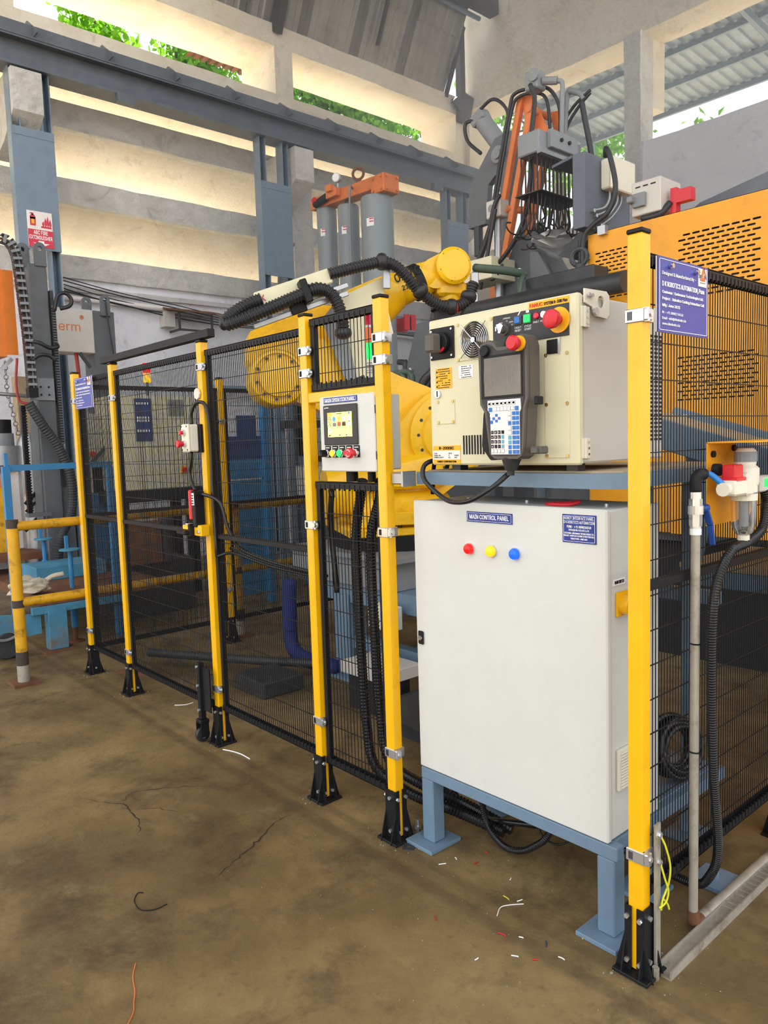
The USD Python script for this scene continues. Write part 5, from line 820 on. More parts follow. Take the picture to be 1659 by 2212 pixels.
one('chute', MB().poly([(-2.42, 2.88), (-2.14, 3.08), (-2.08, 3.0), (-2.32, 2.84)], (0, 3.15, 0), X_, Z_, .1), 'hydraulic', 'dark sloping chute below the slate electrical box', 'chute')
t = T('electrical_box', 'slate grey electrical box plate carrying a cream junction box', 'electrical box', (-2.15, 3.3, 3.0)); t.p('plate', B(-2.2, -2.1, 2.92, 3.52, 3.0, 3.52, .004), 'darksteel'); t.p('hood', MB().poly([(-2.42, 2.98), (-2.2, 2.92), (-2.2, 3.3), (-2.4, 3.2)], (0, 0, 3.5), X_, Y_, .02), 'darksteel'); jb = t.p('junction_box', B(-2.1, -2.02, 3.12, 3.42, 3.29, 3.5, .01), 'creambox', label='cream junction box'); t.p('box_lid', B(-2.02, -2.0, 3.11, 3.43, 3.28, 3.51, .008), 'creambox', parent=jb); b = MB()
for k in range(4): b.hose([(-2.06, 3.18+k*.05, 3.29), (-2.06, 3.17+k*.05, 3.22), (-2.07, 3.12+k*.035, 3.16-.015*k), (-2.08, 3.0+k*.03, 3.12-.03*k)], .01, .012, .15, 8)
t.p('flexible_conduit', b, 'steel', kind='stuff'); b = MB()
for k in range(4): b.cyl((-2.1, 3.0+k*.03, 3.12-.03*k), (-2.07, 3.0+k*.03, 3.12-.03*k), .014, n=10)
t.p('conduit_end', b, 'chrome')
for x, y0, z0, lb in ((-3.15, 2.9, 2.55, 'cream sheet box right behind the yellow robot wrist'),): one('cover_box', B(x-.2, x+.2, y0, y0+.3, z0+.25, z0+.42, .004), 'cream', lb, 'cover')
one('grey_pipe', MB().tube([(-2.5, 2.2, 2.7), (-2.5, 2.5, 2.72), (-2.55, 2.8, 2.74)], .03, 12).tube([(-2.45, 2.6, 2.5), (-2.5, 2.7, 2.68), (-2.55, 2.8, 2.72)], .02, 8), 'greentube', 'grey pipe elbow leaving the yellow wrist towards the machine', 'pipe', smooth=True)
b = MB()
for x, z in ((-3.2, 2.62), (-2.75, 2.62)): b.cyl((x, 3.0, z), (x, 3.0, z+.1), .018, n=10).cyl((x, 3.0, z+.1), (x, 3.0, z+.2), .01, n=8).cyl((x, 3.0, z+.16), (x, 3.0, z+.22), .022, n=6)
one('valve_fittings', b, 'zinc', 'small brass and steel valve fittings on the machine bed', 'fittings', kind='stuff')
one('orange_flap', MB().poly([(-3.55, 2.75), (-3.3, 2.75), (-3.3, 3.0), (-3.4, 3.1), (-3.55, 3.05)], (0, 3.6, 0), X_, Z_, .02), 'orange', 'orange rounded sheet flap behind the yellow wrist', 'flap')
# ---------------- conveyor at the right
t = T('conveyor', 'inclined conveyor with tan belt and grey-blue side rails behind the right mesh', 'conveyor', (0, 1.4, 1.3)); a0, a1 = np.array([-.8, 0, 1.6]), np.array([1.0, 0, 1.05])
for yy, h_ in ((1.7, .05), (1.12, .06)): t.p('side_rail', MB().bar(a0+Y_*yy, a1+Y_*yy, .03, h_*2, .003), 'blueframe')
t.p('belt', MB().bar(a0+Y_*1.41+Z_*.01, a1+Y_*1.41+Z_*.01, .56, .02), 'wood'); t.p('rail_bolt', MB().cyl((-.72, 1.683, 1.6), (-.72, 1.67, 1.6), .012, n=8), 'zinc')
for x, yy in ((.8, 1.14), (.8, 1.68)): t.p('leg', B(x-.03, x+.03, yy-.03, yy+.03, 0, 1.6-.3056*(x+.8)-.04, .003), 'blueframe')
t.p('base_beam', B(-.45, 1.0, 1.1, 1.16, .9, .97, .004), 'blueframe'); t.p('base_board', B(-.45, 1.0, 1.1, 1.7, .97, .99), 'wood'); t.p('gusset', MB().poly([(-.45, 1.0), (-.45, 1.46), (-.3, 1.42), (-.38, 1.0)], (0, 1.16, 0), X_, Z_, .01), 'blueframe')
# ---------------- air unit, pipe and earth strip on the right
t = T('air_unit', 'amber angle bracket with air filter regulator, red valve and clear bowl on the right mesh', 'air filter unit', (.04, .5, 1.24))
b = MB(); b.poly([(.36, 1.24), (.5, 1.24), (.54, 1.245), (.54, 1.49), (.36, 1.49)], (.012, 0, 0), Y_, Z_, .004).bx(.012, .15, .36, .76, 1.488, 1.492).bx(.146, .15, .5, .76, 1.42, 1.492); t.p('bracket', b, 'orangeyel'); b = MB()
for yy, z in ((.39, 1.455), (.53, 1.47)): b.cyl((.016, yy, z), (.024, yy, z), .01, n=12)
t.p('bracket_bolt', b, 'black'); b = MB(); b.text('FRL', .016, (.1505, .6, 1.445), Y_, Z_, .04, True); t.p('bracket_print', b, 'wht')
X0 = .085; t.p('valve_body', MB().bx(X0-.03, X0+.03, .33, .43, 1.335, 1.38, .006).bx(X0-.035, X0+.035, .4, .47, 1.33, 1.4, .008).cyl((X0, .33, 1.355), (X0, .31, 1.355), .02, n=16), 'creambox'); t.p('red_block', MB().bx(X0-.02, X0+.02, .345, .4, 1.38, 1.425, .004).bx(X0-.028, X0+.028, .34, .41, 1.378, 1.388, .002), 'red'); t.p('exhaust_silencer', MB().cyl((X0-.03, .36, 1.41), (X0-.05, .36, 1.41), .018, n=16), 'black')
b = MB(); b.rev([(.036, 0), (.038, .01), (.038, .05), (.028, .06), (.03, .065), (.03, .1), (.022, .11)], (X0, .46, 1.36), Z_, 22); t.p('regulator', b, 'creambox', smooth=35); t.p('regulator_ribs', MB().cyl((X0, .46, 1.43), (X0, .46, 1.46), .032, n=16), 'mgrey'); b = MB(); b.rev([(.038, 0), (.036, -.02), (.034, -.1), (.024, -.125), (.012, -.13)], (X0, .45, 1.34), Z_, 24); t.p('clear_bowl', b, 'clear', smooth=35); t.p('bowl_cap', MB().cyl((X0, .45, 1.335), (X0, .45, 1.315), .038, n=20), 'creambox'); t.p('filter_element', MB().cyl((X0, .45, 1.32), (X0, .45, 1.235), .02, n=16), 'mgrey'); t.p('drain', MB().cyl((X0, .45, 1.21), (X0, .45, 1.195), .018, n=14).cyl((X0, .45, 1.195), (X0, .45, 1.17), .013, n=12), 'creambox')
t.p('pressure_switch', B(X0-.02, X0+.025, .51, .58, 1.335, 1.385, .004), 'grill'); t.p('switch_display', B(X0+.025, X0+.027, .535, .575, 1.35, 1.375), 'greenlit'); t.p('joint', MB().cyl((X0, .47, 1.36), (X0, .52, 1.36), .014, n=12), 'black')
t = T('air_pipe', 'dirty galvanised standpipe with ball valve rising beside the right mesh', 'pipe', (.025, .27, 0)); c = (.025, .27)
t.p('standpipe', MB().cyl((*c, .05), (*c, 1.24), .0135, n=18), 'galv', smooth=40); t.p('elbow', MB().tube([(.025, .27, .07), (.025, .275, .035), (.025, .3, .02), (.025, .33, .02)], .018, 12), 'rustbrown', smooth=40); t.p('floor_pipe', MB().tube([(.025, .32, .022), (.03, .9, .022), (.035, 2.0, .022)], .017, 12, 0), 'galv', smooth=40)
b = MB()
for z0, z1, r, n in ((1.235, 1.25, .016, 12), (1.25, 1.258, .018, 6), (1.258, 1.285, .0185, 6), (1.285, 1.31, .022, 16), (1.31, 1.33, .019, 6), (1.33, 1.35, .016, 12)): b.cyl((*c, z0), (*c, z1), r, n=n)
t.p('ball_valve', b, 'zinc'); t.p('thread_tape', MB().cyl((*c, 1.225), (*c, 1.243), .0165, n=14), 'wht'); t.p('valve_lever', MB().hull([((.03, .295, 1.3), .012, Y_, .008), ((.035, .31, 1.3), .012, Y_, .006)], 10).bar((.035, .308, 1.3), (.045, .32, 1.25), .02, .008, .002, up=(0, 1, 0)).bar((.045, .32, 1.25), (.05, .325, 1.19), .018, .007, .002, up=(0, 1, 0)), 'handle'); t.p('pipe_elbow', MB().tube([(*c, 1.35), (*c, 1.385), (.03, .28, 1.4), (.035, .3, 1.4)], .017, 12), 'black', smooth=True)
for z in (.9, .57): t.p('cable_tie', MB().torus((*c, z), (0, .1, 1), .0145, .0025, 16, 6).box((.04, .275, z), (.006, .006, .006)), 'black')
one('air_hose', MB().tube([(.035, .3, 1.4), (.05, .31, 1.398), (.075, .318, 1.375), (.085, .325, 1.36)], .009, 10), 'bluehose', 'short bright blue air hose between the elbow and the air unit', 'air hose', smooth=True)
one('air_conduit', MB().hose([(.1, .56, 1.34), (.1, .575, 1.3), (.095, .56, 1.22), (.09, .47, 1.185), (.085, .37, 1.17), (.075, .31, 1.1), (.07, .285, 1.0), (.065, .29, .8), (.06, .32, .5), (.04, .4, .22), (.0, .43, .1), (-.06, .45, .04), (-.2, .47, .03), (-.4, .5, .03)], .0145, .008, .1, 12), 'gloss', 'black ribbed conduit curving down from the air unit to the floor', 'conduit')
t = T('earth_strip', 'upright galvanised earthing strip bolted beside the nearest yellow post', 'earthing strip', (.042, .03, 0)); t.p('strip', B(.036, .042, .015, .042, 0, .44), 'galv'); b = MB()
for z in (.41, .33): b.cyl((.042, .028, z), (.052, .028, z), .008, n=6).cyl((.042, .028, z), (.045, .028, z), .012, n=14)
t.p('bolt', b, 'zinc'); t.p('anchor_bolt', MB().cyl((.05, .0, 0), (.05, .0, .035), .01, n=6), 'galv')
one('earth_wire', MB().tube([(.05, .03, .405), (.056, .045, .37), (.058, .065, .31), (.056, .06, .26), (.052, .035, .22), (.05, .03, .19)], .003, 7), 'greenyel', 'green and yellow earth wire from the top bolt of the strip', 'earth wire', smooth=True)
one('earth_wire', MB().tube([(.05, .028, .325), (.056, .04, .28), (.058, .055, .24), (.056, .045, .21), (.05, .02, .2)], .003, 7).tube([(.05, .04, .22), (.055, .055, .2), (.055, .065, .18)], .003, 7), 'greenyel', 'yellow earth wire from the lower bolt, crossing the other wire', 'earth wire', smooth=True)
t = T('floor_channel', 'bare steel channel lying on the floor beside the pipe, with mesh at its far end', 'channel', (.06, .4, 0)); t.p('channel', MB().bx(.04, .085, .02, 2.0, .0, .006).bx(.04, .044, .02, 2.0, .006, .03).bx(.081, .085, .02, 2.0, .006, .03), 'galv'); b = MB()
for k in range(40): b.bx(.044, .081, .42+k*.03, .423+k*.03, .026, .029)
t.p('mesh_strip', b, 'galv', kind='stuff')
one('bolted_plate', MB().box((-.045, .57, .01), (.13, .13, .02), .003).cyl((-.04, .56, .02), (-.04, .56, .06), .01, n=6), 'blueframe', 'small blue-grey bolted base plate on the floor behind the standpipe', 'base plate')
g = np.random.default_rng(11); t = T('cable_coil', 'coil of thick black cable hung on the stand behind the right mesh', 'cable coil', (-.2, .6, .3))
for k in range(12): t.p('cable_turn', MB().torus((-.2+g.uniform(-.03, .03), .6+g.uniform(-.015, .015), .42+g.uniform(-.012, .012)), (1, -.25+g.uniform(-.12, .12), .25+g.uniform(-.1, .1)), .098+g.uniform(-.022, .008), .0105, 32, 8), 'gloss', smooth=True)
one('loop_conduit', MB().hose([(-.76, .2, .3), (-.765, .2, .2), (-.745, .2, .1), (-.71, .2, .055), (-.65, .2, .03), (-.58, .2, .045), (-.52, .2, .085), (-.46, .2, .15), (-.42, .22, .28)], .0125, .008, .1, 12), 'gloss', 'black ribbed conduit looping below the white cabinet', 'conduit')
one('floor_cable', MB().tube([(-1.07, .25, .12), (-.98, .25, .11), (-.91, .25, .08), (-.81, .25, .07), (-.69, .26, .09), (-.6, .27, .11), (-.45, .3, .14)], .011, 8).tube([(-1.0, .28, .12), (-.9, .28, .06), (-.75, .3, .06), (-.55, .32, .1), (-.4, .32, .2)], .008, 8).torus((-.5, .3, .14), (.3, -1, .3), .07, .004, 24, 5), 'gloss', 'tangle of thin black cables under the white cabinet', 'cable tangle', smooth=True)
# ---------------- left: furnace lift column
t = T('lift_column', 'tall grey steel lift column with two lifting lugs at the far left', 'lift column', (-6.3, .5, .25))
t.p('mast', B(-6.42, -6.2, .4, .56, .25, 3.22, .008), 'dgrey'); t.p('lower_casing', MB().poly([(.38, .25), (.68, .25), (.66, 1.1), (.585, 1.85), (.56, 2.1), (.4, 2.1)], (-6.45, 0, 0), Y_, Z_, .22), 'dgrey'); b = MB()
for y0, x in ((.335, -6.3), (.45, -6.2)):
    cx = [(y0+.06+.05*math.cos(a), 3.36+.05*math.sin(a)) for a in np.linspace(0, PI, 12)]
    b = MB(); b.poly(Polygon(cx+[(y0+.01, 3.2), (y0+.11, 3.2)], [[(y0+.06+.022*math.cos(a), 3.355+.022*math.sin(a)) for a in np.linspace(0, 2*PI, 14, endpoint=False)]]), (x-.02, 0, 0), Y_, Z_, .035); t.p('lifting_lug', b, 'dgrey')
t.p('front_plate', B(-6.2, -6.185, .33, .55, 2.0, 2.2), 'mgrey'); b = MB()
for yy in (.36, .43, .5):
    for z in (2.05, 2.12): b.cyl((-6.185, yy, z), (-6.178, yy, z), .009, n=8)
t.p('plate_bolt', b, 'dim', kind='stuff'); t.p('slot_strip', MB().bx(-6.2, -6.17, .575, .605, 1.6, 2.86), 'dgrey'); b = MB()
for k in range(52): b.bx(-6.172, -6.165, .56, .6, 1.62+k*.0236, 1.63+k*.0236)
t.p('slots', b, 'dim', kind='stuff'); t.p('rack_cover', B(-6.2, -6.15, .24, .275, .98, 1.95), 'black'); b = MB()
for k in range(38): b.bx(-6.152, -6.14, .235, .28, 1.0+k*.025, 1.012+k*.025)
t.p('rack_teeth', b, 'black', kind='stuff'); t.p('lower_bracket', B(-6.2, -6.1, .22, .42, .95, .985), 'dgrey'); t.p('side_rail', B(-6.3, -6.22, .58, .61, 1.2, 3.0), 'hydraulic'); t.p('base_plate', B(-6.6, -6.05, .2, .8, .2, .25), 'bluedirty')
t = T('cable_chain', 'dark segmented cable drag chain hanging beside the grey lift column', 'drag chain', (-6.1, .2, 2.1)); P = resample(spline([(-6.1, .16, 3.375), (-6.1, .21, 3.37), (-6.1, .26, 3.3), (-6.1, .285, 3.18), (-6.1, .31, 2.8), (-6.1, .325, 2.5), (-6.1, .33, 2.1)]), .062)[0]
for i in range(len(P)-1):
    d = nrm(P[i+1]-P[i]); c = (P[i]+P[i+1])/2; q = np.cross(d, X_)
    l_ = t.p('chain_link', MB().box(c-q*.033-X_*0, (.06, .012, .065), .002, d, q).box(c+q*.033, (.06, .012, .065), .002, d, q), 'pendd', kind='stuff'); t.p('link_bar', MB().box(c+X_*.03, (.024, .075, .008), .002, d, q).box(c-X_*.03, (.024, .075, .008), .002, d, q), 'mgrey', kind='stuff')
for k in (-1, 0, 1): t.p('inner_cable', MB().tube(P+np.array([0, k*.016, 0]), .009, 6, 0), ('rustbrown', 'rubber', 'mgrey')[k+1], smooth=True)
t.p('chain_end', B(-6.15, -6.06, .29, .37, 2.02, 2.1), 'black')
one('lift_hose', MB().hose([(-6.1, .29, 1.97), (-6.08, .39, 1.77), (-6.08, .5, 1.6), (-6.08, .59, 1.38), (-6.08, .61, 1.17), (-6.08, .58, .95), (-6.08, .48, .75), (-6.08, .44, .54), (-6.08, .47, .34), (-6.08, .52, .24)], .045, .025, .1, 14), 'hydraulic', 'thick grey corrugated hose hanging down the lift column', 'hose')
one('lift_cable', MB().tube([(-6.1, .57, 2.8), (-6.08, .6, 2.93), (-6.08, .67, 2.96), (-6.08, .72, 2.91), (-6.08, .7, 2.85), (-6.1, .62, 2.82)], .018, 8), 'rubber', 'grey cable loop at the top of the slotted strip', 'cable', smooth=True)
one('lift_cable', MB().tube([(-6.1, .33, 2.51), (-6.06, .4, 2.5), (-6.06, .49, 2.46), (-6.06, .56, 2.47), (-6.1, .57, 2.5)], .018, 8), 'rubber', 'upper grey cable bridging the drag chain and the column', 'cable', smooth=True)
one('lift_cable', MB().tube([(-6.1, .34, 2.34), (-6.06, .4, 2.39), (-6.06, .48, 2.39), (-6.06, .54, 2.35)], .018, 8), 'rubber', 'lower grey cable bridging the drag chain and the column', 'cable', smooth=True)
t = T('orange_hood', 'orange sheet metal hood at the left edge', 'hood', (-6.5, .1, 2.4)); t.p('shell', MB().poly([(-.5, 2.39), (.2, 2.39), (.2, 3.16), (-.5, 3.16)], (-6.6, 0, 0), Y_, Z_, .3), 'orangebox'); t.p('edge_fold', B(-6.3, -6.28, .2, .29, 2.41, 3.15), 'orangebox'); t.p('bracket', MB().bar((-6.35, .25, 2.38), (-6.35, .08, 2.2), .03, .03), 'steel')
one('red_hose', MB().tube([(-6.3, .28, 2.38), (-6.28, .25, 2.15), (-6.28, .27, 2.0), (-6.25, .34, 1.97)], .011, 8), 'redwire', 'thin red hose hanging below the orange hood', 'hose', smooth=True); one('support_rod', MB().tube([(-6.4, -.3, 2.1), (-6.4, .38, 2.05)], .018, 10, 0), 'steel', 'bright horizontal rod left of the lift column', 'rod', smooth=True)
ch = T('hanging_chain', 'steel hoist chain hanging under the orange hood', 'chain', (-6.9, .4, 1.7))
for k in range(16): ch.p('chain_ring', MB().torus((-6.9, .34+.008*max(0, k-6), 2.4-k*.045), X_ if k % 2 else Y_, .02, .006, 12, 5), 'steel', smooth=True)
one('steel_vessel', MB().rev([(.02, 1.72), (.08, 1.7), (.115, 1.62), (.12, 1.5), (.12, .3), (.1, .28)], (-6.62, .43, 0), Z_, 28), 'steel', 'shiny stainless cylinder standing behind the lift column', 'vessel', smooth=35)
t = T('ladle_motor', 'silver ladle and grey motor stacked at the left edge', 'ladle', (-6.8, .3, 1.4)); t.p('pan', MB().rev([(.2, 1.36), (.26, 1.42), (.26, 1.6), (.24, 1.6), (.24, 1.5)], (-6.8, .2, 0), Z_, 30), 'steel', smooth=35); t.p('motor', MB().cyl((-6.8, .24, 1.6), (-6.8, .24, 1.72), .1, n=22), 'mgrey', smooth=35); t.p('motor_cap', MB().cyl((-6.8, .24, 1.72), (-6.8, .24, 1.85), .085, n=22), 'black', smooth=35); t.p('stand', B(-7.0, -6.65, .05, .4, .3, 1.36), 'pale')
one('green_bracket', B(-6.5, -6.44, .42, .5, 1.72, 1.86, .01), 'greentube', 'small green clamp bracket under the bright rod', 'bracket')
one('wooden_post', B(-7.3, -7.15, .5, .62, 0, 2.3), 'wood', 'weathered timber post behind the blue rail', 'post'); one('rusty_trolley', MB().bx(-6.7, -6.2, -.4, .36, .56, .62).bx(-6.65, -6.55, -.3, -.2, 0, .56), 'rustbrown', 'rust red trolley deck behind the blue rail', 'trolley'); one('yellow_panel', B(-6.5, -6.46, -.25, .14, .62, 1.22), 'guardyel', 'grimy yellow panel at the left edge', 'panel sheet'); one('orange_control_box', B(-6.6, -6.52, -.1, .12, 1.12, 1.36), 'orange', 'small orange control box at the left edge', 'box')
one('angle_brace', MB().bar((-6.45, .3, 1.05), (-6.45, .5, 1.25), .03, .03).bar((-6.45, .3, .98), (-6.45, .5, 1.16), .02, .02).bx(-6.47, -6.44, .48, .51, .7, 1.4).bar((-6.45, .28, .8), (-6.45, .5, 1.0), .03, .03), 'black', 'black slanted angle frame behind the blue rail', 'frame')
t = T('furnace_cabinet', 'pale grey cabinet with red lettering hung on a grey column', 'cabinet', (-7.0, 1.1, 2.55)); t.p('body', B(-7.25, -7.0, .86, 1.265, 2.55, 3.0, .008), 'grill'); b = MB(); b.text('erm', .09, (-7.0, .905, 2.77), Y_, Z_, .22); t.p('lettering', b, 'orange'); b = MB(); b.torus((-6.998, 1.145, 2.915), X_, .018, .004, 20, 5).bar((-6.998, 1.133, 2.905), (-6.998, 1.157, 2.925), .004, .006).bar((-6.998, 1.133, 2.925), (-6.998, 1.157, 2.905), .004, .006); t.p('round_emblem', b, 'orange'); t.p('strut', MB().bar((-7.0, 1.1, 2.55), (-7.0, 1.2, 2.4), .03, .03), 'hydraulic')
one('furnace_cable', MB().tube([(-7.05, 1.08, 2.55), (-7.05, 1.09, 2.4), (-7.05, 1.1, 2.2)], .02, 8), 'redwire', 'dark red cable under the pale lettered cabinet', 'cable', smooth=True)
t = T('furnace_column', 'second grey steel column with a pair of lifting lugs behind the lettered cabinet', 'column', (-7.1, 1.4, 0)); t.p('mast', B(-7.3, -7.02, 1.26, 1.5, 0, 3.0, .006), 'dgrey')
for y0, x in ((1.22, -7.2), (1.34, -7.0)):
    b = MB(); b.poly(Polygon([(y0+.06+.05*math.cos(a), 3.12+.05*math.sin(a)) for a in np.linspace(0, PI, 12)]+[(y0+.01, 2.95), (y0+.11, 2.95)], [[(y0+.06+.022*math.cos(a), 3.115+.022*math.sin(a)) for a in np.linspace(0, 2*PI, 14, endpoint=False)]]), (x-.02, 0, 0), Y_, Z_, .03); t.p('lifting_lug', b, 'dgrey')
t.p('sling_wire', MB().tube([(-6.98, 1.4, 3.1), (-6.97, 1.42, 2.8), (-6.96, 1.46, 2.42)], .008, 6), 'rubber', smooth=True)
b = MB()
for k, (dz, r) in enumerate(((0, .007), (-.04, .006), (-.09, .008), (.04, .006), (-.13, .009))): b.tube([(-8.52, 1.4, 3.62+dz), (-8.55, 2.2, 3.5+dz-.03*math.sin(k)), (-8.55, 3.0, 3.41+dz), (-8.5, 4.0, 3.3+dz*.6), (-8.55, 5.2, 3.36+dz*.5), (-8.55, 6.5, 3.4+dz*.4), (-8.55, 8.5, 3.36+dz*.5)], r, 6)
one('wall_cables', b, 'rubber', 'sagging run of dark cables along the whitewashed wall', 'cables', kind='stuff', smooth=True)
one('wall_pipe', MB().tube([(-8.58, 1.4, 3.42), (-8.58, 8.6, 3.3)], .035, 10, 0), 'pale', 'pale conduit pipe along the whitewashed wall', 'pipe', smooth=True)
one('column_cable', MB().tube([(-8.3, 4.5, 3.7), (-8.3, 4.55, 4.1), (-8.35, 4.7, 4.4), (-8.45, 4.9, 4.5)], .03, 8), 'mgrey', 'curved grey cable beside the middle gantry column', 'cable', smooth=True)
t = T('meter_hood', 'rusty sheet rain hood with box frame on the whitewashed wall', 'hood', (-8.45, 3.1, 3.1)); t.p('hood_sheet', MB().poly([(-8.66, 3.42), (-8.3, 3.33), (-8.3, 3.345), (-8.66, 3.435)], (0, 3.55, 0), X_, Z_, .75), 'rustbrown'); b = MB()
for p, q in (((-8.36, 2.94, 3.1), (-8.36, 2.94, 3.33)), ((-8.36, 3.42, 3.1), (-8.36, 3.42, 3.33)), ((-8.36, 2.94, 3.1), (-8.36, 3.42, 3.1)), ((-8.36, 2.94, 3.28), (-8.36, 3.42, 3.28)), ((-8.64, 2.94, 3.1), (-8.36, 2.94, 3.1))): b.bar(p, q, .025, .025)
t.p('frame', b, 'rustdark'); t.p('meter_box', B(-8.66, -8.5, 2.8, 2.95, 3.15, 3.35), 'grill')
# blue rail and stands, blue bed
one('blue_railing', MB().bx(-5.03, -4.98, -.26, -.21, 0, 1.43).bx(-5.03, -4.99, -.21, .56, 1.395, 1.44).bx(-5.02, -4.99, -.24, -.215, 1.43, 1.53).bar((-5.01, .54, 0), (-5.01, .54, 1.4), .05, .05), 'blue', 'bright blue welded railing frame left of the fence', 'railing')
def disc_stand(x, y, z, label, h0=0.0):
    t = T('disc_stand', label, 'stand', (x, y, h0), 'blue stands with round discs'); t.p('disc', MB().rev([(.075, 0), (.08, .004), (.08, .014), (.03, .02), (.02, .02)], (x, y, z), Z_, 30), 'bluedirty', smooth=30); t.p('stem', MB().cyl((x, y, h0+.3), (x, y, z), .018, n=14).cyl((x, y, h0+.12), (x, y, h0+.32), .026, n=14), 'blue', smooth=40); t.p('rusty_foot', MB().cyl((x, y, h0), (x, y, h0+.14), .02, n=12).rev([(.07, 0), (.06, .012), (.02, .02)], (x, y, h0), Z_, 20), 'rustbrown', smooth=35); t.p('top_peg', MB().bx(x-.012, x+.012, y-.035, y-.012, z, z+.12), 'blue')
disc_stand(-5.1, .22, .74, 'blue pipe stand with round disc, nearer the fence'); disc_stand(-6.0, .3, .75, 'blue pipe stand with round disc beside the steel cylinder', .25)
t = T('transfer_bed', 'low dirty blue trolley bed with rusty top and a leg', 'trolley', (-5.3, 0, 0)); t.p('deck', MB().bx(-6.7, -4.92, -.1, .9, .36, .44, .006), 'rustbrown'); t.p('side_beam', B(-4.95, -4.91, -.15, .6, .3, .36, .004), 'bluedirty'); lg = t.p('leg', B(-5.0, -4.9, -.04, .1, .015, .33, .004), 'bluedirty'); t.p('foot_plate', B(-5.03, -4.86, -.09, .15, 0, .015), 'rustbrown', parent=lg); t.p('side_plate', MB().poly([(-.6, .36), (-.08, .3), (-.08, .15), (-.6, .13)], (-4.98, 0, 0), Y_, Z_, .03), 'bluedirty'); t.p('upper_block', B(-6.0, -5.6, .1, .7, .44, .56, .006), 'bluedirty'); t.p('wheel', MB().cyl((-5.02, -.33, .1), (-4.94, -.33, .1), .1, n=26, b=.01), 'hydraulic', smooth=35); t.p('hub_bolt', MB().cyl((-4.95, -.27, .2), (-4.93, -.27, .2), .02, n=12), 'bluedirty'); t.p('hose_ring', MB().torus((-4.93, -.34, .28), X_, .13, .012, 24, 6, 0, 2.4), 'mgrey', smooth=True)
m = trimesh.creation.icosphere(3, 1.); v = m.vertices*np.array([.09, .15, .07]); v += (meshkit.fbm(m.vertices*2.2, 4, 3)[:, None]-.5)*.12*m.vertices; v[:, 2] = np.maximum(v[:, 2], -.035)
one('plastic_bag', MB().add(v+[-5.05, -.12, .5], m.faces).tube([(-5.05, -.02, .52), (-5.05, .06, .56), (-5.04, .14, .57)], .02, 8, rad=None), 'plasticbag', 'crumpled dirty white plastic bag on the blue trolley bed', 'bag', smooth=True)
# worn yellow guard rail
t = T('guard_rail', 'worn yellow pipe guard rail with charred posts left of the fence', 'guard rail', (-4.22, .4, 0))
for y in (-.43, 1.22, 2.85):
    ps = t.p('rail_post', MB().cyl((-4.22, y, .02), (-4.22, y, 1.09), .036, n=20), 'guardyel', smooth=40); t.p('foot_plate', B(-4.3, -4.14, y-.08, y+.08, 0, .02), 'rustbrown', parent=ps); t.p('post_stub', MB().cyl((-4.22, y, .02), (-4.22, y, .14), .0372, n=20), 'galv', parent=ps, smooth=40); t.p('post_sleeve', MB().cyl((-4.22, y, .13), (-4.22, y, .22), .038, n=20), 'rustdark', parent=ps, smooth=40); t.p('weld_patch', MB().cyl((-4.22, y, 1.04), (-4.22, y, 1.095), .0375, n=20), 'rustdark', parent=ps, smooth=40); t.p('weld_patch', MB().cyl((-4.22, y, .515), (-4.22, y, .565), .0375, n=20), 'rustdark', parent=ps, smooth=40)
for z in (1.05, .545): t.p('cross_pipe', MB().tube([(-4.22, -.43, z), (-4.22, 2.85, z)], .031, 18, 0), 'guardyel', smooth=40)
# things behind the gate mesh
t = T('melting_cabinet', 'cream control cabinet with blue notice plate seen through the gate mesh', 'cabinet', (-6.3, 1.5, 1.0)); t.p('body', B(-6.7, -6.2, 1.1, 1.95, 1.12, 2.06, .008), 'cream'); t.p('notice_plate', MB().box((-6.195, 1.39, 1.82), (.01, .17, .42)), 'navy'); b = MB()
for k, z in enumerate((1.97, 1.83, 1.8, 1.7)):
    for q in range(5): b.bx(-6.19, -6.188, 1.32+q*.028, 1.338+q*.028, z, z+.022)
t.p('notice_print', b, 'wht', kind='stuff'); b = MB()
for k in range(12): b.bx(-6.2, -6.192, 1.66, 1.83, 1.86+k*.014, 1.868+k*.014)
t.p('vent', b, 'mgrey', kind='stuff'); t.p('switch_plate', B(-6.2, -6.185, 1.76, 1.82, 1.27, 1.34), 'hazeyel'); t.p('switch_knob', MB().cyl((-6.185, 1.79, 1.305), (-6.15, 1.79, 1.305), .024, n=16), 'red'); t.p('support_frame', MB().bx(-6.7, -6.2, 1.05, 2.0, 1.0, 1.12).bx(-6.68, -6.6, 1.1, 1.2, 0, 1.0).bx(-6.68, -6.6, 1.85, 1.95, 0, 1.0).bx(-6.3, -6.22, 1.1, 1.2, 0, 1.0).bx(-6.3, -6.22, 1.85, 1.95, 0, 1.0), 'black', kind='stuff')
t = T('beacon', 'red and amber lit beacon above the cream cabinet behind the gate', 'signal light', (-6.4, 1.5, 2.06)); t.p('pole', MB().cyl((-6.3, 1.5, 2.06), (-6.3, 1.5, 2.2), .012, n=10), 'greentube'); t.p('amber_lens', MB().cyl((-6.3, 1.5, 2.2), (-6.3, 1.5, 2.29), .04, n=18), 'amberlit', smooth=35); t.p('red_lens', MB().cyl((-6.3, 1.5, 2.29), (-6.3, 1.5, 2.39), .038, n=18), 'redlit', smooth=35)
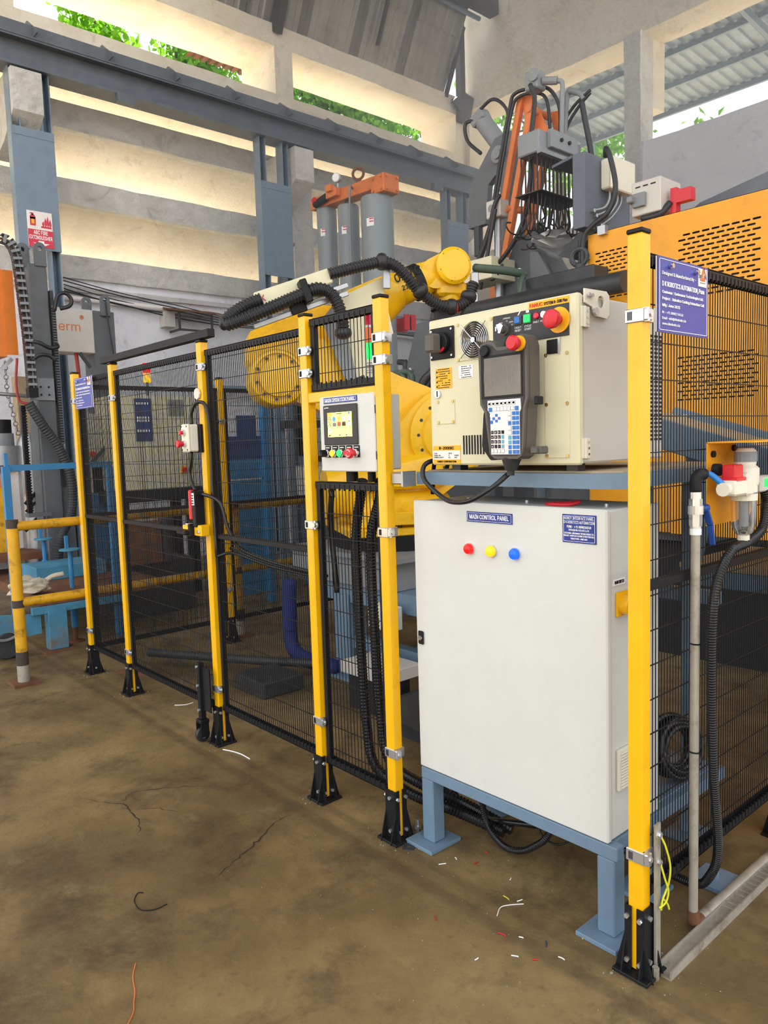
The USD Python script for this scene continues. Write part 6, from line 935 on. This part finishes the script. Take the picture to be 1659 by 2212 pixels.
one('pale_control_panel', MB().bx(-6.7, -6.6, .88, 1.2, 1.1, 1.9, .006), 'grill', 'narrow pale panel behind the end mesh', 'control panel'); t = T('emergency_button', 'red button on yellow base behind the end mesh', 'button', (-6.59, 1.0, 1.5)); t.p('base', MB().cyl((-6.6, 1.0, 1.5), (-6.58, 1.0, 1.5), .03, n=16), 'hazeyel'); t.p('button', MB().cyl((-6.58, 1.0, 1.5), (-6.54, 1.0, 1.5), .024, n=16), 'red')
one('robot_cutting_arm', MB().bar((-6.5, .85, 1.3), (-6.5, 1.15, 1.6), .03, .03).box((-6.5, .88, 1.75), (.1, .06, .12), .01).bar((-6.5, .9, 1.7), (-6.5, .86, 1.5), .05, .04), 'hydraulic', 'dark slanted lever arm behind the end mesh', 'lever')
one('blue_column', B(-6.75, -6.6, 1.0, 1.12, 0, 1.42, .004), 'blue', 'blue square column behind the end mesh', 'column'); one('brown_cover', B(-5.5, -5.4, .81, 1.14, .5, .88, .004), 'rustbrown', 'brown sheet cover low behind the gate mesh', 'cover'); one('dark_pump', MB().bx(-5.9, -5.5, .8, 1.5, 0, .5, .01).cyl((-5.45, 1.2, .5), (-5.45, 1.2, .95), .06, n=14), 'hydraulic', 'dark pump block on the floor behind the gate mesh', 'pump'); one('floor_tube', MB().tube([(-4.0, .35, .09), (-3.2, .8, .09), (-2.9, 1.0, .09)], .03, 10, 0), 'hydraulic', 'dark round tube lying on the floor inside the fence', 'tube', smooth=True)
t = T('blue_machine', 'bright blue machine door and frame beyond the side mesh', 'machine', (-5.3, 2.0, 0)); t.p('door', B(-5.3, -5.2, 1.78, 2.2, .1, 1.2, .004), 'blue'); t.p('upper_band', B(-5.3, -5.2, 1.75, 2.2, 1.22, 1.4, .004), 'blue'); t.p('navy_band', B(-5.32, -5.22, 1.7, 2.15, 1.4, 1.62), 'navy'); t.p('top_beam', B(-5.25, -5.19, 1.65, 2.15, 2.04, 2.09), 'blueframe'); t.p('white_sheet', B(-5.36, -5.33, 1.7, 2.12, 1.62, 2.05), 'white'); t.p('side_post', B(-5.25, -5.18, 2.13, 2.2, 0, 2.08), 'blue'); t.p('dark_curtain', B(-5.31, -5.3, 1.92, 2.12, 1.62, 1.82), 'navy')
t = T('ladle_rig', 'grey steel lifting frame between the blue machine and the robot', 'frame', (-5.6, 3.0, 0)); t.p('post', B(-5.7, -5.62, 2.6, 2.68, 0, 2.4), 'blueframe'); t.p('post', B(-5.7, -5.62, 2.9, 2.98, 0, 2.4), 'steelblue'); t.p('carriage', MB().bx(-5.75, -5.55, 2.62, 3.1, 1.7, 1.78).bx(-5.75, -5.6, 2.9, 3.05, 1.4, 2.0), 'hydraulic'); t.p('crucible', MB().rev([(.1, .9), (.2, 1.0), (.22, 1.3), (.19, 1.3)], (-5.4, 2.9, 0), Z_, 24), 'grill', smooth=35)
# ---------------- litter and floor marks
def litter(name, label, cat, pts, r, m): one(name, MB().tube([(x, y, r) for x, y in pts], r, 6), m, label, cat, smooth=True)
litter('zip_tie', 'thin black curl of cable tie on the open floor', 'cord', [(-1.37, -.87), (-1.38, -.885), (-1.35, -.91), (-1.30, -.92), (-1.27, -.91), (-1.25, -.88), (-1.25, -.85), (-1.25, -.84)], .0018, 'black')
litter('copper_wire', 'reddish copper wire on the floor at the bottom edge', 'wire', [(-1.04, -1.04), (-.99, -1.07), (-.93, -1.09), (-.89, -1.11), (-.85, -1.13), (-.8, -1.18)], .0018, 'orange')
litter('white_wire', 'pale wire offcut under the gate', 'wire', [(-3.07, .08), (-3.03, .13), (-3.03, .18)], .003, 'wht'); litter('white_wire', 'curved pale wire offcut in front of the third post', 'wire', [(-2.27, -.05), (-2.22, -.03), (-2.15, -.015), (-2.07, -.015)], .003, 'wht'); litter('white_wire', 'curved pale wire offcut below the white cabinet', 'wire', [(-.44, -.1), (-.46, -.06), (-.45, -.03), (-.42, .01)], .0018, 'pale')
SL = ('red wire scrap closest to the black conduit loop under the cabinet', 'red wire scrap just left of the one by the conduit loop', 'short red scrap left of the curled white scrap', 'bent pale wire scrap behind the curved pale wire', 'white wire scrap left of the frontmost red scrap', 'navy blue wire scrap, the only blue one on the floor', 'frontmost red wire scrap, between a white and a navy scrap', 'lone red wire scrap left of all other red scraps', 'white wire scrap on the floor right of the square washer', 'pale wire scrap between the left stand foot and the red scraps', 'white wire scrap at the right end of the curved pale wire', 'yellow wire scrap beside the curved pale wire', 'tiny white scrap, frontmost of the scraps on the floor', 'pale scrap in front of the right stand foot', 'yellow wire scrap right beside the right stand foot', 'curled white scrap in front of the curved pale wire')
for k, (x, y, m, nm) in enumerate(((-.71, .16, 'red', 'red'), (-.69, .08, 'red', 'dark red'), (-.37, -.16, 'red', 'bright red'), (-.54, .09, 'pale', 'bent pale'), (-.28, -.21, 'wht', 'stubby white'), (-.25, -.1, 'navy', 'navy blue'), (-.23, -.18, 'red', 'small red'), (-.57, -.25, 'red', 'lone red'), (-.77, -.01, 'wht', 'white'), (-.76, .05, 'pale', 'short pale'), (-.44, .015, 'wht', 'white'), (-.48, -.005, 'greenyel', 'yellow'), (-.35, -.3, 'wht', 'tiny white'), (-.18, -.12, 'pale', 'pale pebble-like'), (-.19, .01, 'greenyel', 'yellow green'), (-.32, -.13, 'wht', 'curled white'))):
    a = k*1.7; L = .007+.0035*(k % 3); d = np.array([math.cos(a), math.sin(a), 0])*L; c = np.array([x, y, .0025]); one('wire_scrap', MB().tube([c-d, c+d*.2+np.array([.001, .002, 0]), c+d], .002, 5, 3), m, SL[k], 'wire scrap', 'wire scraps on the floor', smooth=True)
one('washer', MB().poly(Polygon([(-.022, -.022), (.022, -.022), (.022, .022), (-.022, .022)], [[(.008*math.cos(a), .008*math.sin(a)) for a in np.linspace(0, 2*PI, 14, endpoint=False)]]), (-.94, -.015, 0), (.8, .6, 0), (-.6, .8, 0), .004), 'hydraulic', 'square dark washer plate on the floor by the fifth post', 'washer')
one('anchor_stud', MB().cyl((-1.0, .09, 0), (-1.0, .09, .05), .007, n=10).cyl((-1.0, .09, .012), (-1.0, .09, .024), .013, n=6), 'zinc', 'upright anchor bolt in the floor left of the stand foot', 'bolt')
one('floor_rag', MB().hullp(np.array([(-4.0, .1, 0), (-3.75, .32, 0), (-3.8, .16, .0), (-3.95, .2, .04), (-3.85, .24, .04), (-3.78, .26, .02)])), 'rustbrown', 'reddish brown rag on the floor by the left end post', 'rag')
b = MB(); g = np.random.default_rng(21); n = 0
for k in range(150):
    x, y = g.uniform(-1.3, .3), g.uniform(-.6, .3); s = g.uniform(.0007, .002); b.box((x, y, s*.5), (s*2, s, s), 0, (math.cos(k), math.sin(k), 0)); 
for k in range(120):
    pxx = [PX[1], PX[2], PX[3], PX[4], PX[5], PX[6]][k % 6]; a = g.uniform(0, 2*PI); r = g.uniform(.06, .12); s = g.uniform(.001, .004); b.box((pxx+r*math.cos(a), r*math.sin(a), s*.4), (s*2, s*1.3, s), 0, (math.cos(k), math.sin(k), 0))
one('floor_grit', b, 'galv', 'pale grit and drill dust scattered on the brown floor', 'grit', kind='stuff')
def crack(pts, w, seed):
    g = np.random.default_rng(seed); p, tt_ = resample(spline([(x, y, .0004) for x, y in pts]), .02); p[:, :2] += g.normal(size=(len(p), 2))*.004; d = np.gradient(p, axis=0); q = np.cross(d, Z_); q /= np.linalg.norm(q, axis=1)[:, None]; ww = w*g.uniform(.3, 1., (len(p), 1))*np.sin(np.linspace(.15, PI-.1, len(p)))[:, None]
    V = np.vstack([p-q*ww, p+q*ww]); n = len(p); return V, [[i, i+n, i+n+1] for i in range(n-1)]+[[i, i+n+1, i+1] for i in range(n-1)]
for k, (pts, w) in enumerate((([(-2.24, -.76), (-2.13, -.70), (-2.05, -.65), (-1.96, -.66), (-1.87, -.67), (-1.76, -.72)], .005), ([(-2.07, -.65), (-2.14, -.58), (-2.05, -.41), (-1.95, -.3)], .004), ([(-1.47, -.15), (-1.46, -.27), (-1.39, -.39), (-1.34, -.50), (-1.29, -.61), (-1.27, -.67)], .006), ([(-1.98, -.62), (-1.88, -.54), (-1.8, -.5)], .003))):
    b = MB(); b.add(*crack(pts, w, k)); fl.p('floor_crack', b, 'crack')

# ---------------- thin haze in the hall
M['haze'] = usdkit.material(stage, '/World/Looks/workshop_haze', {'v': ('principled_volume', {'color': (.96, .98, 1.), 'density': .07, 'anisotropy': .55})}, volume='v.volume')
one('haze', B(-8.45, 3.5, 2.5, 8.9, .9, 9.5), 'haze', 'thin pale haze hanging in the hall around the machine', kind='stuff')
